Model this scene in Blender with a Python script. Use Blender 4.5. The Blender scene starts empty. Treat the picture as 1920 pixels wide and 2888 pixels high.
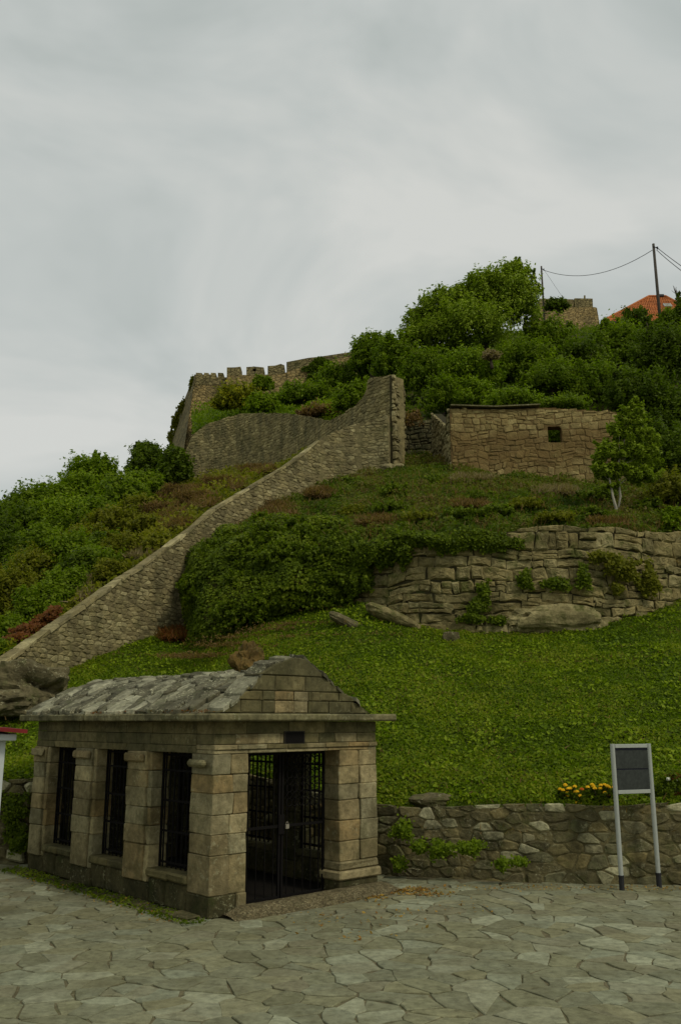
import bpy, math, random
import numpy as np
from mathutils import Vector, noise
R = random.Random(7)
rs = np.random.RandomState(11)
scene = bpy.context.scene
# ------------------------------------------------------------------ camera
PITCH = math.radians(13.2); EYE = 2.4; FPX = 2500.0; CX, CY = 960.0, 1444.0
cam_d = bpy.data.cameras.new('camera'); cam = bpy.data.objects.new('camera', cam_d)
scene.collection.objects.link(cam); scene.camera = cam
cam.location = (0, 0, EYE); cam.rotation_euler = (math.pi/2 + PITCH, 0, 0)
cam_d.sensor_fit = 'VERTICAL'; cam_d.sensor_height = 36; cam_d.lens = 36*FPX/2888
cam_d.clip_start = 0.05; cam_d.clip_end = 3000
# ------------------------------------------------------------------ world, sun, exposure
SUN_EL, SUN_AZ = math.radians(46), math.radians(132)      # azimuth from +Y clockwise
world = bpy.data.worlds.new('World'); scene.world = world; world.use_nodes = True
wn = world.node_tree.nodes; wl = world.node_tree.links; wn.clear()
wo = wn.new('ShaderNodeOutputWorld'); bg = wn.new('ShaderNodeBackground'); wl.new(bg.outputs[0], wo.inputs[0])
sky = wn.new('ShaderNodeTexSky'); sky.sky_type = 'NISHITA'; sky.sun_disc = False
sky.sun_elevation = SUN_EL; sky.sun_rotation = SUN_AZ
skm = wn.new('ShaderNodeVectorMath'); skm.operation = 'SCALE'; skm.inputs['Scale'].default_value = 0.07
wl.new(sky.outputs[0], skm.inputs[0])
tc = wn.new('ShaderNodeTexCoord'); mp = wn.new('ShaderNodeMapping'); mp.inputs['Scale'].default_value = (1.0, 1.0, 1.9)
mp.inputs['Location'].default_value = (0.35, 0.1, 0.2)
wl.new(tc.outputs['Generated'], mp.inputs[0])
n1 = wn.new('ShaderNodeTexNoise'); n1.inputs['Scale'].default_value = 2.3; n1.inputs['Detail'].default_value = 5
n1.inputs['Roughness'].default_value = 0.53; n1.inputs['Distortion'].default_value = 0.45
wl.new(mp.outputs[0], n1.inputs[0])
cr = wn.new('ShaderNodeValToRGB'); wl.new(n1.outputs[0], cr.inputs[0])
e = cr.color_ramp.elements
e[0].position = 0.38; e[0].color = (0.44, 0.482, 0.462, 1)
e[1].position = 0.63; e[1].color = (0.665, 0.675, 0.64, 1)
m_ = cr.color_ramp.elements.new(0.5); m_.color = (0.545, 0.577, 0.555, 1)
mix = wn.new('ShaderNodeMix'); mix.data_type = 'RGBA'; mix.inputs[0].default_value = 0.94
wl.new(skm.outputs[0], mix.inputs[6]); wl.new(cr.outputs[0], mix.inputs[7]); wl.new(mix.outputs[2], bg.inputs[0])
bg.inputs[1].default_value = 1.0
sun_d = bpy.data.lights.new('sun', 'SUN'); sun_d.energy = 1.4; sun_d.angle = math.radians(10); sun_d.color = (1, 0.93, 0.82)
sun = bpy.data.objects.new('sun', sun_d); scene.collection.objects.link(sun)
sv = Vector((math.sin(SUN_AZ)*math.cos(SUN_EL), math.cos(SUN_AZ)*math.cos(SUN_EL), math.sin(SUN_EL)))
sun.rotation_euler = sv.to_track_quat('Z', 'Y').to_euler()
scene.view_settings.view_transform = 'Standard'; scene.view_settings.look = 'None'
scene.view_settings.exposure = 0; scene.view_settings.gamma = 1; scene.view_settings.use_curve_mapping = False
# ------------------------------------------------------------------ helpers
CO, SI = math.cos(PITCH), math.sin(PITCH)
def W(px, py, Y):                       # survey point: bearing read off the photo at distance Y
    u = (px-CX)/FPX; v = (CY-py)/FPX
    dy = CO - v*SI; dz = SI + v*CO
    return Vector((u/dy*Y, Y, EYE + dz/dy*Y))
def G(px, py, z=0.0):
    u = (px-CX)/FPX; v = (CY-py)/FPX
    dy = CO - v*SI; dz = SI + v*CO; t = (z-EYE)/dz
    return Vector((u*t, dy*t, z))
COL = scene.collection
def tag(o, label=None, cat=None, group=None, kind=None):
    if label: o['label'] = label
    if cat: o['category'] = cat
    if group: o['group'] = group
    if kind: o['kind'] = kind
    return o
def empty(name, loc, label=None, cat=None, group=None):
    o = bpy.data.objects.new(name, None); COL.objects.link(o); o.location = loc; o.empty_display_size = .2
    return tag(o, label, cat, group)
def wloc(o):
    v = Vector((0, 0, 0))
    while o is not None: v += o.location; o = o.parent
    return v
def mk(name, verts, faces, mat, parent=None, smooth=False, rnd=None):
    """mesh object from world-space vertices; its origin goes to its own centre (bottom)"""
    A = np.asarray([tuple(v) for v in verts], dtype=np.float64) if not isinstance(verts, np.ndarray) else verts
    c = (A.min(0)+A.max(0))/2; c[2] = A[:, 2].min()
    me = bpy.data.meshes.new(name)
    me.from_pydata((A-c).tolist(), [], faces)
    if smooth: me.polygons.foreach_set('use_smooth', [True]*len(me.polygons))
    if rnd is not None:
        at = me.attributes.new('rnd', 'FLOAT', 'POINT'); at.data.foreach_set('value', rnd)
    me.materials.append(mat); me.update()
    o = bpy.data.objects.new(name, me); COL.objects.link(o)
    o.location = Vector(c) - (wloc(parent) if parent else Vector((0, 0, 0)))
    if parent: o.parent = parent
    return o
def quads(name, V, mat, parent=None, rnd=None):
    """V (n,4,3) array of quads -> one object, fast"""
    n = len(V); A = V.reshape(-1, 3); c = (A.min(0)+A.max(0))/2; c[2] = A[:, 2].min()
    me = bpy.data.meshes.new(name)
    me.vertices.add(n*4); me.vertices.foreach_set('co', (A-c).astype(np.float32).ravel())
    me.loops.add(n*4); me.loops.foreach_set('vertex_index', np.arange(n*4, dtype=np.int32))
    me.polygons.add(n); me.polygons.foreach_set('loop_start', np.arange(0, n*4, 4, dtype=np.int32))
    me.polygons.foreach_set('loop_total', np.full(n, 4, dtype=np.int32))
    me.update(calc_edges=True)
    if rnd is not None:
        at = me.attributes.new('rnd', 'FLOAT', 'POINT'); at.data.foreach_set('value', np.repeat(rnd, 4).astype(np.float32))
    me.materials.append(mat)
    o = bpy.data.objects.new(name, me); COL.objects.link(o)
    o.location = Vector(c) - (wloc(parent) if parent else Vector((0, 0, 0)))
    if parent: o.parent = parent
    return o
def nz(x, y, z=0.0, s=1.0): return noise.noise(Vector((x*s, y*s, z*s)))
# ------------------------------------------------------------------ materials
def new_mat(name):
    m = bpy.data.materials.new(name); m.use_nodes = True; nt = m.node_tree; nt.nodes.clear()
    out = nt.nodes.new('ShaderNodeOutputMaterial'); b = nt.nodes.new('ShaderNodeBsdfPrincipled')
    nt.links.new(b.outputs[0], out.inputs[0]); b.inputs['Roughness'].default_value = 0.9
    b.inputs['Specular IOR Level'].default_value = 0.12
    return m, nt, b, out
def N(nt, t, **kw):
    n = nt.nodes.new(t)
    for k, v in kw.items(): setattr(n, k, v)
    return n
def noise_n(nt, vec, scale, detail=4, rough=.55, dist=0):
    n = N(nt, 'ShaderNodeTexNoise'); n.inputs['Scale'].default_value = scale; n.inputs['Detail'].default_value = detail
    n.inputs['Roughness'].default_value = rough; n.inputs['Distortion'].default_value = dist
    nt.links.new(vec, n.inputs['Vector']); return n.outputs[0]
def ramp(nt, fac, stops, const=False):
    r = N(nt, 'ShaderNodeValToRGB'); nt.links.new(fac, r.inputs[0]); el = r.color_ramp.elements
    if const: r.color_ramp.interpolation = 'CONSTANT'
    while len(el) > 1: el.remove(el[-1])
    for i, (p, c) in enumerate(stops):
        if not hasattr(c, '__len__'): c = (c, c, c)
        q = el[0] if i == 0 else el.new(p)
        q.position = p; q.color = (*c, 1)
    return r.outputs[0]
def mixc(nt, fac, a, b, mode='MIX'):
    m = N(nt, 'ShaderNodeMix', data_type='RGBA', blend_type=mode)
    for i, x in ((0, fac), (6, a), (7, b)):
        if hasattr(x, 'is_output'): nt.links.new(x, m.inputs[i])
        elif hasattr(x, '__len__'): m.inputs[i].default_value = (*x, 1)
        else: m.inputs[i].default_value = x
    return m.outputs[2]
def math_n(nt, op, a, b=0.0):
    m = N(nt, 'ShaderNodeMath', operation=op)
    for i, x in ((0, a), (1, b)):
        if hasattr(x, 'is_output'): nt.links.new(x, m.inputs[i])
        else: m.inputs[i].default_value = x
    return m.outputs[0]
def rnd_node(nt):
    oi = N(nt, 'ShaderNodeObjectInfo'); at = N(nt, 'ShaderNodeAttribute'); at.attribute_name = 'rnd'
    return math_n(nt, 'FRACT', math_n(nt, 'ADD', oi.outputs['Random'], at.outputs['Fac']))
def mapped(nt, vec, sc):
    m = N(nt, 'ShaderNodeMapping'); nt.links.new(vec, m.inputs[0]); m.inputs['Scale'].default_value = sc; return m.outputs[0]
def stone_mat(name, cols, sc=1.0, stain=(.05, .045, .03), stain_amt=.6, lichen=(.5, .49, .42), lichen_amt=.25,
              moss=(.05, .075, .015), moss_amt=.2, streak=0, bump=.5, extra=None, cell=0, rough=.9):
    m, nt, b, out = new_mat(name)
    pos = N(nt, 'ShaderNodeNewGeometry').outputs['Position']
    r = rnd_node(nt)
    k = len(cols); c = ramp(nt, r, [(i/max(1, k-1)*.999, cc) for i, cc in enumerate(cols)])
    if cell:
        v = N(nt, 'ShaderNodeTexVoronoi'); v.inputs['Scale'].default_value = cell
        nt.links.new(mapped(nt, pos, (1, 1, 1.9)), v.inputs['Vector'])
        c = ramp(nt, math_n(nt, 'FRACT', math_n(nt, 'MULTIPLY', v.outputs['Color'], 3.7)), [(i/max(1, k-1)*.999, cc) for i, cc in enumerate(cols)])
        v2 = N(nt, 'ShaderNodeTexVoronoi', feature='DISTANCE_TO_EDGE'); v2.inputs['Scale'].default_value = cell
        nt.links.new(mapped(nt, pos, (1, 1, 1.9)), v2.inputs['Vector'])
        edge = ramp(nt, v2.outputs['Distance'], [(0, 0), (.09, 1)])
        c = mixc(nt, edge, mixc(nt, .6, c, (.03, .025, .018)), c)
    g = noise_n(nt, pos, 7*sc, 8, .65)
    c = mixc(nt, .8, c, ramp(nt, g, [(.25, .35), (.5, 1), (.78, 1.5)]), 'MULTIPLY')
    if extra: c = extra(nt, pos, c)
    s = noise_n(nt, mapped(nt, pos, (1, 1, .25)) if streak else pos, (2.6 if streak else 1.3)*sc, 5, .6)
    sf = ramp(nt, s, [(.42, 0), (.68, stain_amt)])
    c = mixc(nt, sf, c, stain)
    l = noise_n(nt, pos, 11*sc, 6, .7, .3); lm = noise_n(nt, pos, 1.7*sc, 2)
    lf = math_n(nt, 'MULTIPLY', ramp(nt, l, [(.55, 0), (.62, 1)]), ramp(nt, lm, [(.45, 0), (.6, lichen_amt)]))
    c = mixc(nt, lf, c, lichen)
    mo = noise_n(nt, pos, 2.1*sc, 6, .7)
    mf = ramp(nt, mo, [(.52, 0), (.66, moss_amt)])
    c = mixc(nt, mf, c, moss)
    fine = noise_n(nt, pos, 60*sc, 3, .7)
    c = mixc(nt, .5, c, ramp(nt, fine, [(.2, .7), (.8, 1.3)]), 'MULTIPLY')
    c = mixc(nt, 1, c, (1.02, 1.0, .70), 'MULTIPLY')
    nt.links.new(c, b.inputs['Base Color']); b.inputs['Roughness'].default_value = rough
    bp = N(nt, 'ShaderNodeBump'); bp.inputs['Strength'].default_value = bump; bp.inputs['Distance'].default_value = .05/sc
    h = math_n(nt, 'ADD', math_n(nt, 'MULTIPLY', g, 1.0), math_n(nt, 'MULTIPLY', fine, .25))
    if cell: h = math_n(nt, 'ADD', h, math_n(nt, 'MULTIPLY', edge, .9))
    nt.links.new(h, bp.inputs['Height']); nt.links.new(bp.outputs[0], b.inputs['Normal'])
    return m
def leaf_mat(name, cols, trans=.42):
    m, nt, b, out = new_mat(name)
    if max(cols[-1][:2]) < .5 and cols[-1][1] > cols[-1][0]*.9: cols = [(a*1.42, b*1.16, c_*.7) for a, b, c_ in cols]
    c = ramp(nt, rnd_attr(nt), [(i/(len(cols)-1), cc) for i, cc in enumerate(cols)])
    nt.links.new(c, b.inputs['Base Color']); b.inputs['Roughness'].default_value = .55
    b.inputs['Specular IOR Level'].default_value = .12
    t = N(nt, 'ShaderNodeBsdfTranslucent'); nt.links.new(mixc(nt, 1, c, (1.3, 1.5, .6), 'MULTIPLY'), t.inputs[0])
    mx = N(nt, 'ShaderNodeMixShader'); mx.inputs[0].default_value = trans
    nt.links.new(b.outputs[0], mx.inputs[1]); nt.links.new(t.outputs[0], mx.inputs[2]); nt.links.new(mx.outputs[0], out.inputs[0])
    return m
def rnd_attr(nt):
    at = N(nt, 'ShaderNodeAttribute'); at.attribute_name = 'rnd'; return at.outputs['Fac']
def plain(name, col, rough=.6, metal=0, var=.15, sc=8):
    m, nt, b, out = new_mat(name)
    pos = N(nt, 'ShaderNodeTexCoord').outputs['Object']
    f = noise_n(nt, pos, sc, 5, .6)
    c = mixc(nt, 1, col, ramp(nt, f, [(.3, 1-var), (.7, 1+var)]), 'MULTIPLY')
    nt.links.new(c, b.inputs['Base Color']); b.inputs['Roughness'].default_value = rough; b.inputs['Metallic'].default_value = metal
    return m
def ground_mat(name, c1, c2, c3, sc=1.0, bump=.6):
    m, nt, b, out = new_mat(name)
    pos = N(nt, 'ShaderNodeNewGeometry').outputs['Position']
    f = noise_n(nt, pos, .55*sc, 6, .6); g = noise_n(nt, pos, 14*sc, 5, .7)
    c = ramp(nt, f, [(.35, c1), (.5, c2), (.64, c3)])
    c = mixc(nt, .8, c, ramp(nt, g, [(.25, .5), (.75, 1.5)]), 'MULTIPLY')
    nt.links.new(c, b.inputs['Base Color'])
    bp = N(nt, 'ShaderNodeBump'); bp.inputs['Strength'].default_value = bump; bp.inputs['Distance'].default_value = .06
    nt.links.new(g, bp.inputs['Height']); nt.links.new(bp.outputs[0], b.inputs['Normal'])
    return m

def red_band(nt, pos, c):      # iron-red stained stones in an irregular belt of the ruin wall
    sx = N(nt, 'ShaderNodeSeparateXYZ'); nt.links.new(pos, sx.inputs[0])
    zz = math_n(nt, 'ADD', sx.outputs[2], math_n(nt, 'MULTIPLY', noise_n(nt, pos, .9, 4), 1.3))
    f = ramp(nt, math_n(nt, 'DIVIDE', zz, 20), [(.575, 0), (.6, .35), (.625, .9), (.668, .85), (.69, .1)])
    return mixc(nt, math_n(nt, 'MULTIPLY', f, .8), c, (.16, .10, .046))
M = {}
M['ashlar'] = stone_mat('ashlar_stone', [(0.33, 0.2646, 0.1733), (0.24, 0.2058, 0.147), (0.42, 0.3577, 0.2572), (0.31, 0.2205, 0.126), (0.21, 0.196, 0.1575), (0.38, 0.3136, 0.2205), (0.27, 0.245, 0.189)], 1.6,
                        stain=(.10, .085, .055), stain_amt=.75, lichen=(.42, .41, .34), lichen_amt=.5, moss=(.085, .082, .045), moss_amt=.5, bump=1.0)
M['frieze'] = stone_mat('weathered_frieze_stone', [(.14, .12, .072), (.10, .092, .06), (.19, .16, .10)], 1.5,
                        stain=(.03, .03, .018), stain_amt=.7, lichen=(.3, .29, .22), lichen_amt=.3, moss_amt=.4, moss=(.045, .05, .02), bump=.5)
M['plinth_and_shade'] = stone_mat('damp_plinth_inner_shade_stone', [(.085, .075, .045), (.065, .058, .036), (.12, .105, .065)], 2,  # dark plinth stone; its tone also stands in for shade on inner walls
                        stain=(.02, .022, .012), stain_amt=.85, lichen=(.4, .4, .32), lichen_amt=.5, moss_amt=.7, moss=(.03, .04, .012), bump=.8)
M['slate'] = stone_mat('lichened_roof_stone', [(0.09828, 0.09126, 0.0741), (0.1544, 0.1474, 0.126), (0.2527, 0.2457, 0.2223), (0.0702, 0.06669, 0.05557), (0.1193, 0.1123, 0.09633), (0.351, 0.344, 0.3186), (0.1895, 0.1825, 0.1556)], 2.2,
                       stain=(.03, .028, .02), stain_amt=.7, lichen=(.60, .59, .52), lichen_amt=.8, moss_amt=.25, bump=.45)
M['cornice'] = stone_mat('cornice_stone', [(.17, .155, .105), (.22, .2, .14)], 2, stain=(.03, .03, .02), stain_amt=.8, lichen=(.4, .4, .34), lichen_amt=.5, bump=.7)
M['rubble'] = stone_mat('dark_rubble_stone', [(0.1472, 0.1288, 0.0828), (0.1104, 0.0966, 0.0644), (0.184, 0.161, 0.1058), (0.092, 0.0828, 0.0552), (0.1564, 0.138, 0.092), (0.23, 0.1886, 0.1104), (0.1196, 0.1104, 0.0736), (0.1748, 0.1656, 0.1196), (0.4784, 0.46, 0.3772), (0.1288, 0.1104, 0.0736)], 2.0,
                        stain=(.028, .026, .018), stain_amt=.75, lichen=(.38, .37, .31), lichen_amt=.55, moss_amt=.35, bump=.9)
M['rubble_m'] = stone_mat('retaining_mortar', [(.14, .12, .075)], 2, stain_amt=.8, lichen_amt=.2, moss_amt=.4, bump=.8)
M['big'] = stone_mat('big_limestone_block', [(0.255, 0.2125, 0.1232), (0.306, 0.255, 0.153), (0.204, 0.1785, 0.1105), (0.2805, 0.2295, 0.1318), (0.34, 0.2975, 0.1955)], 1.1,
                     stain=(.07, .06, .03), stain_amt=.8, lichen=(.36, .34, .25), lichen_amt=.5, moss=(.055, .07, .015), moss_amt=.8, bump=1.0)
M['dark_joint'] = stone_mat('dark_earth_joint', [(.035, .03, .018)], 1, stain_amt=.5, lichen_amt=0, moss_amt=.5, bump=.6)
M['diag'] = stone_mat('hill_wall_stone', [(0.2625, 0.2215, 0.14), (0.189, 0.1597, 0.105), (0.3465, 0.2987, 0.2), (0.231, 0.1957, 0.12), (0.42, 0.3708, 0.26), (0.1575, 0.1339, 0.09), (0.294, 0.2472, 0.16)], 1.0,
                      stain=(.065, .058, .04), stain_amt=.6, streak=1, lichen=(.3, .29, .24), lichen_amt=.3, moss_amt=.2, bump=.8)
M['diag_m'] = stone_mat('hill_wall_mortar', [(.2, .17, .11)], 1, stain=(.05, .045, .03), stain_amt=.6, streak=1, lichen_amt=.1, moss_amt=.2, bump=.8)
M['curv'] = stone_mat('grey_rampart_stone', [(0.2684, 0.2223, 0.1365), (0.2074, 0.1755, 0.1103), (0.3416, 0.2866, 0.1785), (0.244, 0.1989, 0.1208), (0.427, 0.3627, 0.2363), (0.183, 0.1521, 0.09975)], .8,
                      stain=(.085, .078, .055), stain_amt=.75, streak=1, lichen=(.38, .36, .28), lichen_amt=.3, moss_amt=.2, bump=.8)
M['curv_m'] = stone_mat('grey_rampart_mortar', [(0.228, 0.1898, 0.115)], .8, stain=(.085, .078, .055), stain_amt=.75, streak=1, lichen_amt=.1, moss_amt=.2, bump=.8)
M['ruin'] = stone_mat('tan_ruin_stone', [(0.319, 0.252, 0.1375), (0.242, 0.1848, 0.099), (0.385, 0.3136, 0.1815), (0.209, 0.1568, 0.0825)], 1.1,
                      stain=(.09, .06, .035), stain_amt=.4, lichen=(.36, .32, .22), lichen_amt=.2, moss_amt=.15, bump=.8, extra=red_band)
M['ruin_m'] = stone_mat('ruin_mortar', [(.16, .105, .055)], 1, stain_amt=.4, lichen_amt=0, moss_amt=.1, bump=.6)
M['fort'] = stone_mat('tan_fortress_masonry', [(0.3696, 0.2678, 0.145), (0.3136, 0.231, 0.13), (0.4256, 0.315, 0.175), (0.3248, 0.2467, 0.15)], .5,
                      stain=(.09, .08, .055), stain_amt=.6, streak=1, lichen=(.3, .27, .2), lichen_amt=.2, moss_amt=.15, bump=.9, cell=2.6)
M['fortd'] = stone_mat('grey_fortress_masonry', [(0.26, 0.216, 0.1313), (0.221, 0.18, 0.1103), (0.312, 0.258, 0.1575)], .5,
                       stain=(.05, .05, .035), stain_amt=.6, lichen=(.28, .27, .22), lichen_amt=.25, moss_amt=.3, bump=.9, cell=2.6)
M['flag'] = stone_mat('flagstone', [(0.2067, 0.208, 0.1633), (0.1749, 0.182, 0.1577), (0.2385, 0.234, 0.1859), (0.1961, 0.208, 0.1859), (0.2226, 0.2184, 0.169), (0.1643, 0.1664, 0.1352), (0.2173, 0.234, 0.214), (0.3074, 0.3224, 0.2929), (0.1802, 0.1716, 0.1408), (0.2544, 0.2652, 0.2422)], 1.5,
                      stain=(.10, .09, .06), stain_amt=.45, lichen=(.3, .3, .24), lichen_amt=.3, moss=(.08, .085, .045), moss_amt=.3, bump=.35, rough=.75)
M['flag_m'] = stone_mat('paving_grit', [(0.1568, 0.1395, 0.11)], 1.5, stain=(.075, .065, .042), stain_amt=.6, lichen_amt=.15, moss_amt=.35, bump=.6)
M['rock'] = stone_mat('boulder_stone', [(.11, .095, .065), (.15, .13, .09)], 1.6, stain=(.025, .022, .014), stain_amt=.7, lichen=(.5, .48, .4), lichen_amt=.6, moss_amt=.45, bump=1.0)
M['mossrock'] = stone_mat('brown_mossy_boulder', [(.14, .09, .035)], 2, stain=(.04, .03, .015), stain_amt=.7, lichen_amt=.2, moss=(.06, .07, .015), moss_amt=.8, bump=1.0)
M['concrete'] = stone_mat('pebbled_concrete', [(.16, .13, .09), (.26, .22, .16), (.11, .09, .065), (.33, .29, .22)], 4, cell=38, stain=(.07, .06, .04), stain_amt=.6, lichen=(.4, .36, .28), lichen_amt=.5, moss_amt=.1, bump=1.0)
M['inside'] = plain('interior_floor_shade', (.012, .010, .007), .95)  # near-black floor colour stands in for shade inside the chapel
M['iron'] = plain('black_wrought_iron', (.007, .006, .005), .9)
M['bronze'] = plain('dark_bronze', (.03, .026, .018), .5)
M['brass'] = plain('dull_steel', (.32, .29, .22), .4, .4)
M['signw'] = plain('grey_white_powder_coat', (.36, .38, .33), .5, 0, .06)
M['signp'] = plain('dark_slate_panel', (.042, .047, .04), .35, 0, .25, 20)
M['signd'] = plain('dark_blue_strip', (.012, .012, .02), .4)
M['white'] = plain('white_painted_metal', (.5, .53, .5), .5, 0, .06)
M['red'] = plain('dark_red_sheet_metal', (.17, .02, .018), .5, 0, .15)
M['wood'] = plain('grey_pole_wood', (.075, .065, .05), .9, 0, .3)
M['wire'] = plain('black_cable', (.03, .03, .03), .7)
M['bark'] = plain('brown_bark', (.07, .055, .035), .95, 0, .3)
M['pbark'] = plain('pale_bark', (.36, .33, .24), .9, 0, .25)
M['tile'] = stone_mat('terracotta_tile', [(.40, .13, .055), (.47, .17, .08), (.34, .11, .05)], .6, stain=(.2, .08, .05), stain_amt=.5, lichen_amt=.05, moss_amt=.05, bump=.2)
M['dwall'] = plain('dark_house_wall', (.05, .05, .05), .8)
M['pwall'] = plain('pale_house_wall', (.5, .48, .42), .8)
M['lawn'] = ground_mat('lawn_soil_and_moss', (.04, .075, .005), (.06, .095, .007), (.08, .085, .02))
M['terr'] = ground_mat('terrace_dry_soil', (.05, .075, .008), (.085, .085, .02), (.13, .09, .03))
M['hill'] = ground_mat('overgrown_hill_soil', (.03, .045, .006), (.05, .055, .010), (.07, .05, .02))
M['earth'] = ground_mat('valley_ground', (.05, .07, .02), (.06, .07, .025), (.07, .07, .03))
L = {}
L['lawn'] = leaf_mat('lawn_leaf', [(0.0477, 0.09328, 0.00318), (0.0795, 0.1484, 0.00424), (0.1113, 0.1908, 0.00848), (0.159, 0.2226, 0.0212)])
L['terr'] = leaf_mat('terrace_leaf', [(.045, .075, .004), (.075, .12, .006), (.11, .15, .010), (.15, .165, .022), (.16, .12, .035)])
L['ivy'] = leaf_mat('ivy_leaf', [(0.0336, 0.06496, 0.00448), (0.0616, 0.1098, 0.00672), (0.1008, 0.168, 0.0112), (0.1456, 0.2128, 0.0224)])
L['dark'] = leaf_mat('dark_green_leaf', [(0.03438, 0.06875, 0.0055), (0.06188, 0.1128, 0.00825), (0.0935, 0.1582, 0.01238)])
L['mid'] = leaf_mat('mid_green_leaf', [(0.05681, 0.1121, 0.00598), (0.09717, 0.1719, 0.00897), (0.1495, 0.2392, 0.01495)])
L['olive'] = leaf_mat('olive_green_leaf', [(0.06958, 0.09488, 0.00759), (0.1139, 0.1455, 0.01265), (0.1707, 0.196, 0.02783)])
L['bright'] = leaf_mat('bright_green_leaf', [(0.066, 0.132, 0.0033), (0.11, 0.198, 0.0055), (0.165, 0.264, 0.0132)], .35)
L['yellow'] = leaf_mat('yellow_green_leaf', [(.06, .09, .004), (.15, .19, .008), (.33, .34, .018)], .3)
L['brown'] = leaf_mat('dry_brown_stalk', [(.09, .055, .018), (.17, .105, .035), (.26, .16, .06), (.11, .09, .02)])
L['tan'] = leaf_mat('pale_dry_stalk', [(.2, .15, .07), (.3, .24, .12)])
L['rust'] = leaf_mat('rust_red_leaf', [(.13, .045, .014), (.22, .085, .022), (.08, .07, .014)])
L['fall'] = leaf_mat('fallen_leaf', [(.2, .1, .022), (.36, .19, .045), (.5, .33, .07), (.16, .07, .022)])
L['young'] = leaf_mat('silvery_green_leaf', [(0.07762, 0.1397, 0.009315), (0.1397, 0.2329, 0.01863), (0.2794, 0.4036, 0.09315)], .3)
M['marig'] = leaf_mat('marigold_petal', [(.8, .42, .01), (.85, .55, .015)], .1)
M['marigo'] = leaf_mat('orange_marigold_petal', [(.5, .1, .01), (.55, .13, .012)], .1)
M['rosew'] = leaf_mat('white_rose_petal', [(.65, .65, .55), (.7, .7, .6)], .1)
# ------------------------------------------------------------------ geometry builders
class MB:
    def __init__(s): s.v = []; s.f = []; s.r = []
    def add(s, vs, fs, r=0.0):
        o = len(s.v); s.v += [tuple(v) for v in vs]; s.f += [tuple(i+o for i in f) for f in fs]; s.r += [r]*len(vs)
    def tube(s, pts, rad, n=6):
        pts = [Vector(p) for p in pts]; vs = []; fs = []
        for i, p in enumerate(pts):
            d = (pts[min(i+1, len(pts)-1)]-pts[max(i-1, 0)]).normalized()
            a = d.orthogonal().normalized() if abs(d.z) > .99 else d.cross(Vector((0, 0, 1))).normalized()
            b = d.cross(a); r = rad[i] if hasattr(rad, '__len__') else rad
            for k in range(n):
                t = 2*math.pi*k/n; vs.append(p+a*r*math.cos(t)+b*r*math.sin(t))
        for i in range(len(pts)-1):
            for k in range(n): fs.append((i*n+k, i*n+(k+1) % n, (i+1)*n+(k+1) % n, (i+1)*n+k))
        fs.append(tuple(range(n-1, -1, -1))); fs.append(tuple((len(pts)-1)*n+k for k in range(n)))
        s.add(vs, fs)
    def box(s, lo, hi, fr=None, bev=0.0):
        """chamfered box; fr maps local (x,y,z) to world"""
        vs, fs = chbox(lo, hi, bev)
        s.add([fr(v) if fr else v for v in vs], fs)
    def build(s, name, mat, parent=None, smooth=False):
        return mk(name, s.v, s.f, mat, parent, smooth, s.r)
def chbox(lo, hi, bev=.01):
    lo = Vector(lo); hi = Vector(hi)
    if bev <= 0:
        vs = [Vector((x, y, z)) for x in (lo.x, hi.x) for y in (lo.y, hi.y) for z in (lo.z, hi.z)]
        return vs, [(0, 1, 3, 2), (4, 6, 7, 5), (0, 4, 5, 1), (2, 3, 7, 6), (0, 2, 6, 4), (1, 5, 7, 3)]
    vs = []; idx = {}
    for cx in (0, 1):
        for cy in (0, 1):
            for cz in (0, 1):
                for ax in range(3):
                    p = Vector(((lo.x, hi.x)[cx], (lo.y, hi.y)[cy], (lo.z, hi.z)[cz]))
                    for o in range(3):
                        if o != ax: p[o] += bev*(1 if (cx, cy, cz)[o] == 0 else -1)
                    idx[(cx, cy, cz, ax)] = len(vs); vs.append(p)
    fs = []
    def ordered(ids):
        pts = [vs[i] for i in ids]; c = sum(pts, Vector())/len(pts); mid = (lo+hi)/2; n = (c-mid)
        nn = (pts[1]-pts[0]).cross(pts[2]-pts[0])
        if nn.dot(n) < 0: ids = ids[::-1]
        return tuple(ids)
    for ax in range(3):
        o1, o2 = [o for o in range(3) if o != ax]
        for sd in (0, 1):
            ids = []
            for a, b in ((0, 0), (1, 0), (1, 1), (0, 1)):
                c = [0, 0, 0]; c[ax] = sd; c[o1] = a; c[o2] = b; ids.append(idx[(*c, ax)])
            fs.append(ordered(ids))
        for a in (0, 1):
            for b in (0, 1):
                ids = []
                for k in (0, 1):
                    c = [0, 0, 0]; c[ax] = k; c[o1] = a; c[o2] = b
                    pr = [idx[(*c, o1)], idx[(*c, o2)]]
                    ids += pr if k == 0 else pr[::-1]
                fs.append(ordered(ids))
    for cx in (0, 1):
        for cy in (0, 1):
            for cz in (0, 1): fs.append(ordered([idx[(cx, cy, cz, a)] for a in range(3)]))
    return vs, fs
def densify(out, seg, jit):
    o = []
    for i in range(len(out)):
        a, b = out[i], out[(i+1) % len(out)]; n_ = max(1, int(math.hypot(b[0]-a[0], b[1]-a[1])/seg))
        for k in range(n_): o.append((a[0]+(b[0]-a[0])*k/n_+R.uniform(-jit, jit), a[1]+(b[1]-a[1])*k/n_+R.uniform(-jit, jit)))
    return o
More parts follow.
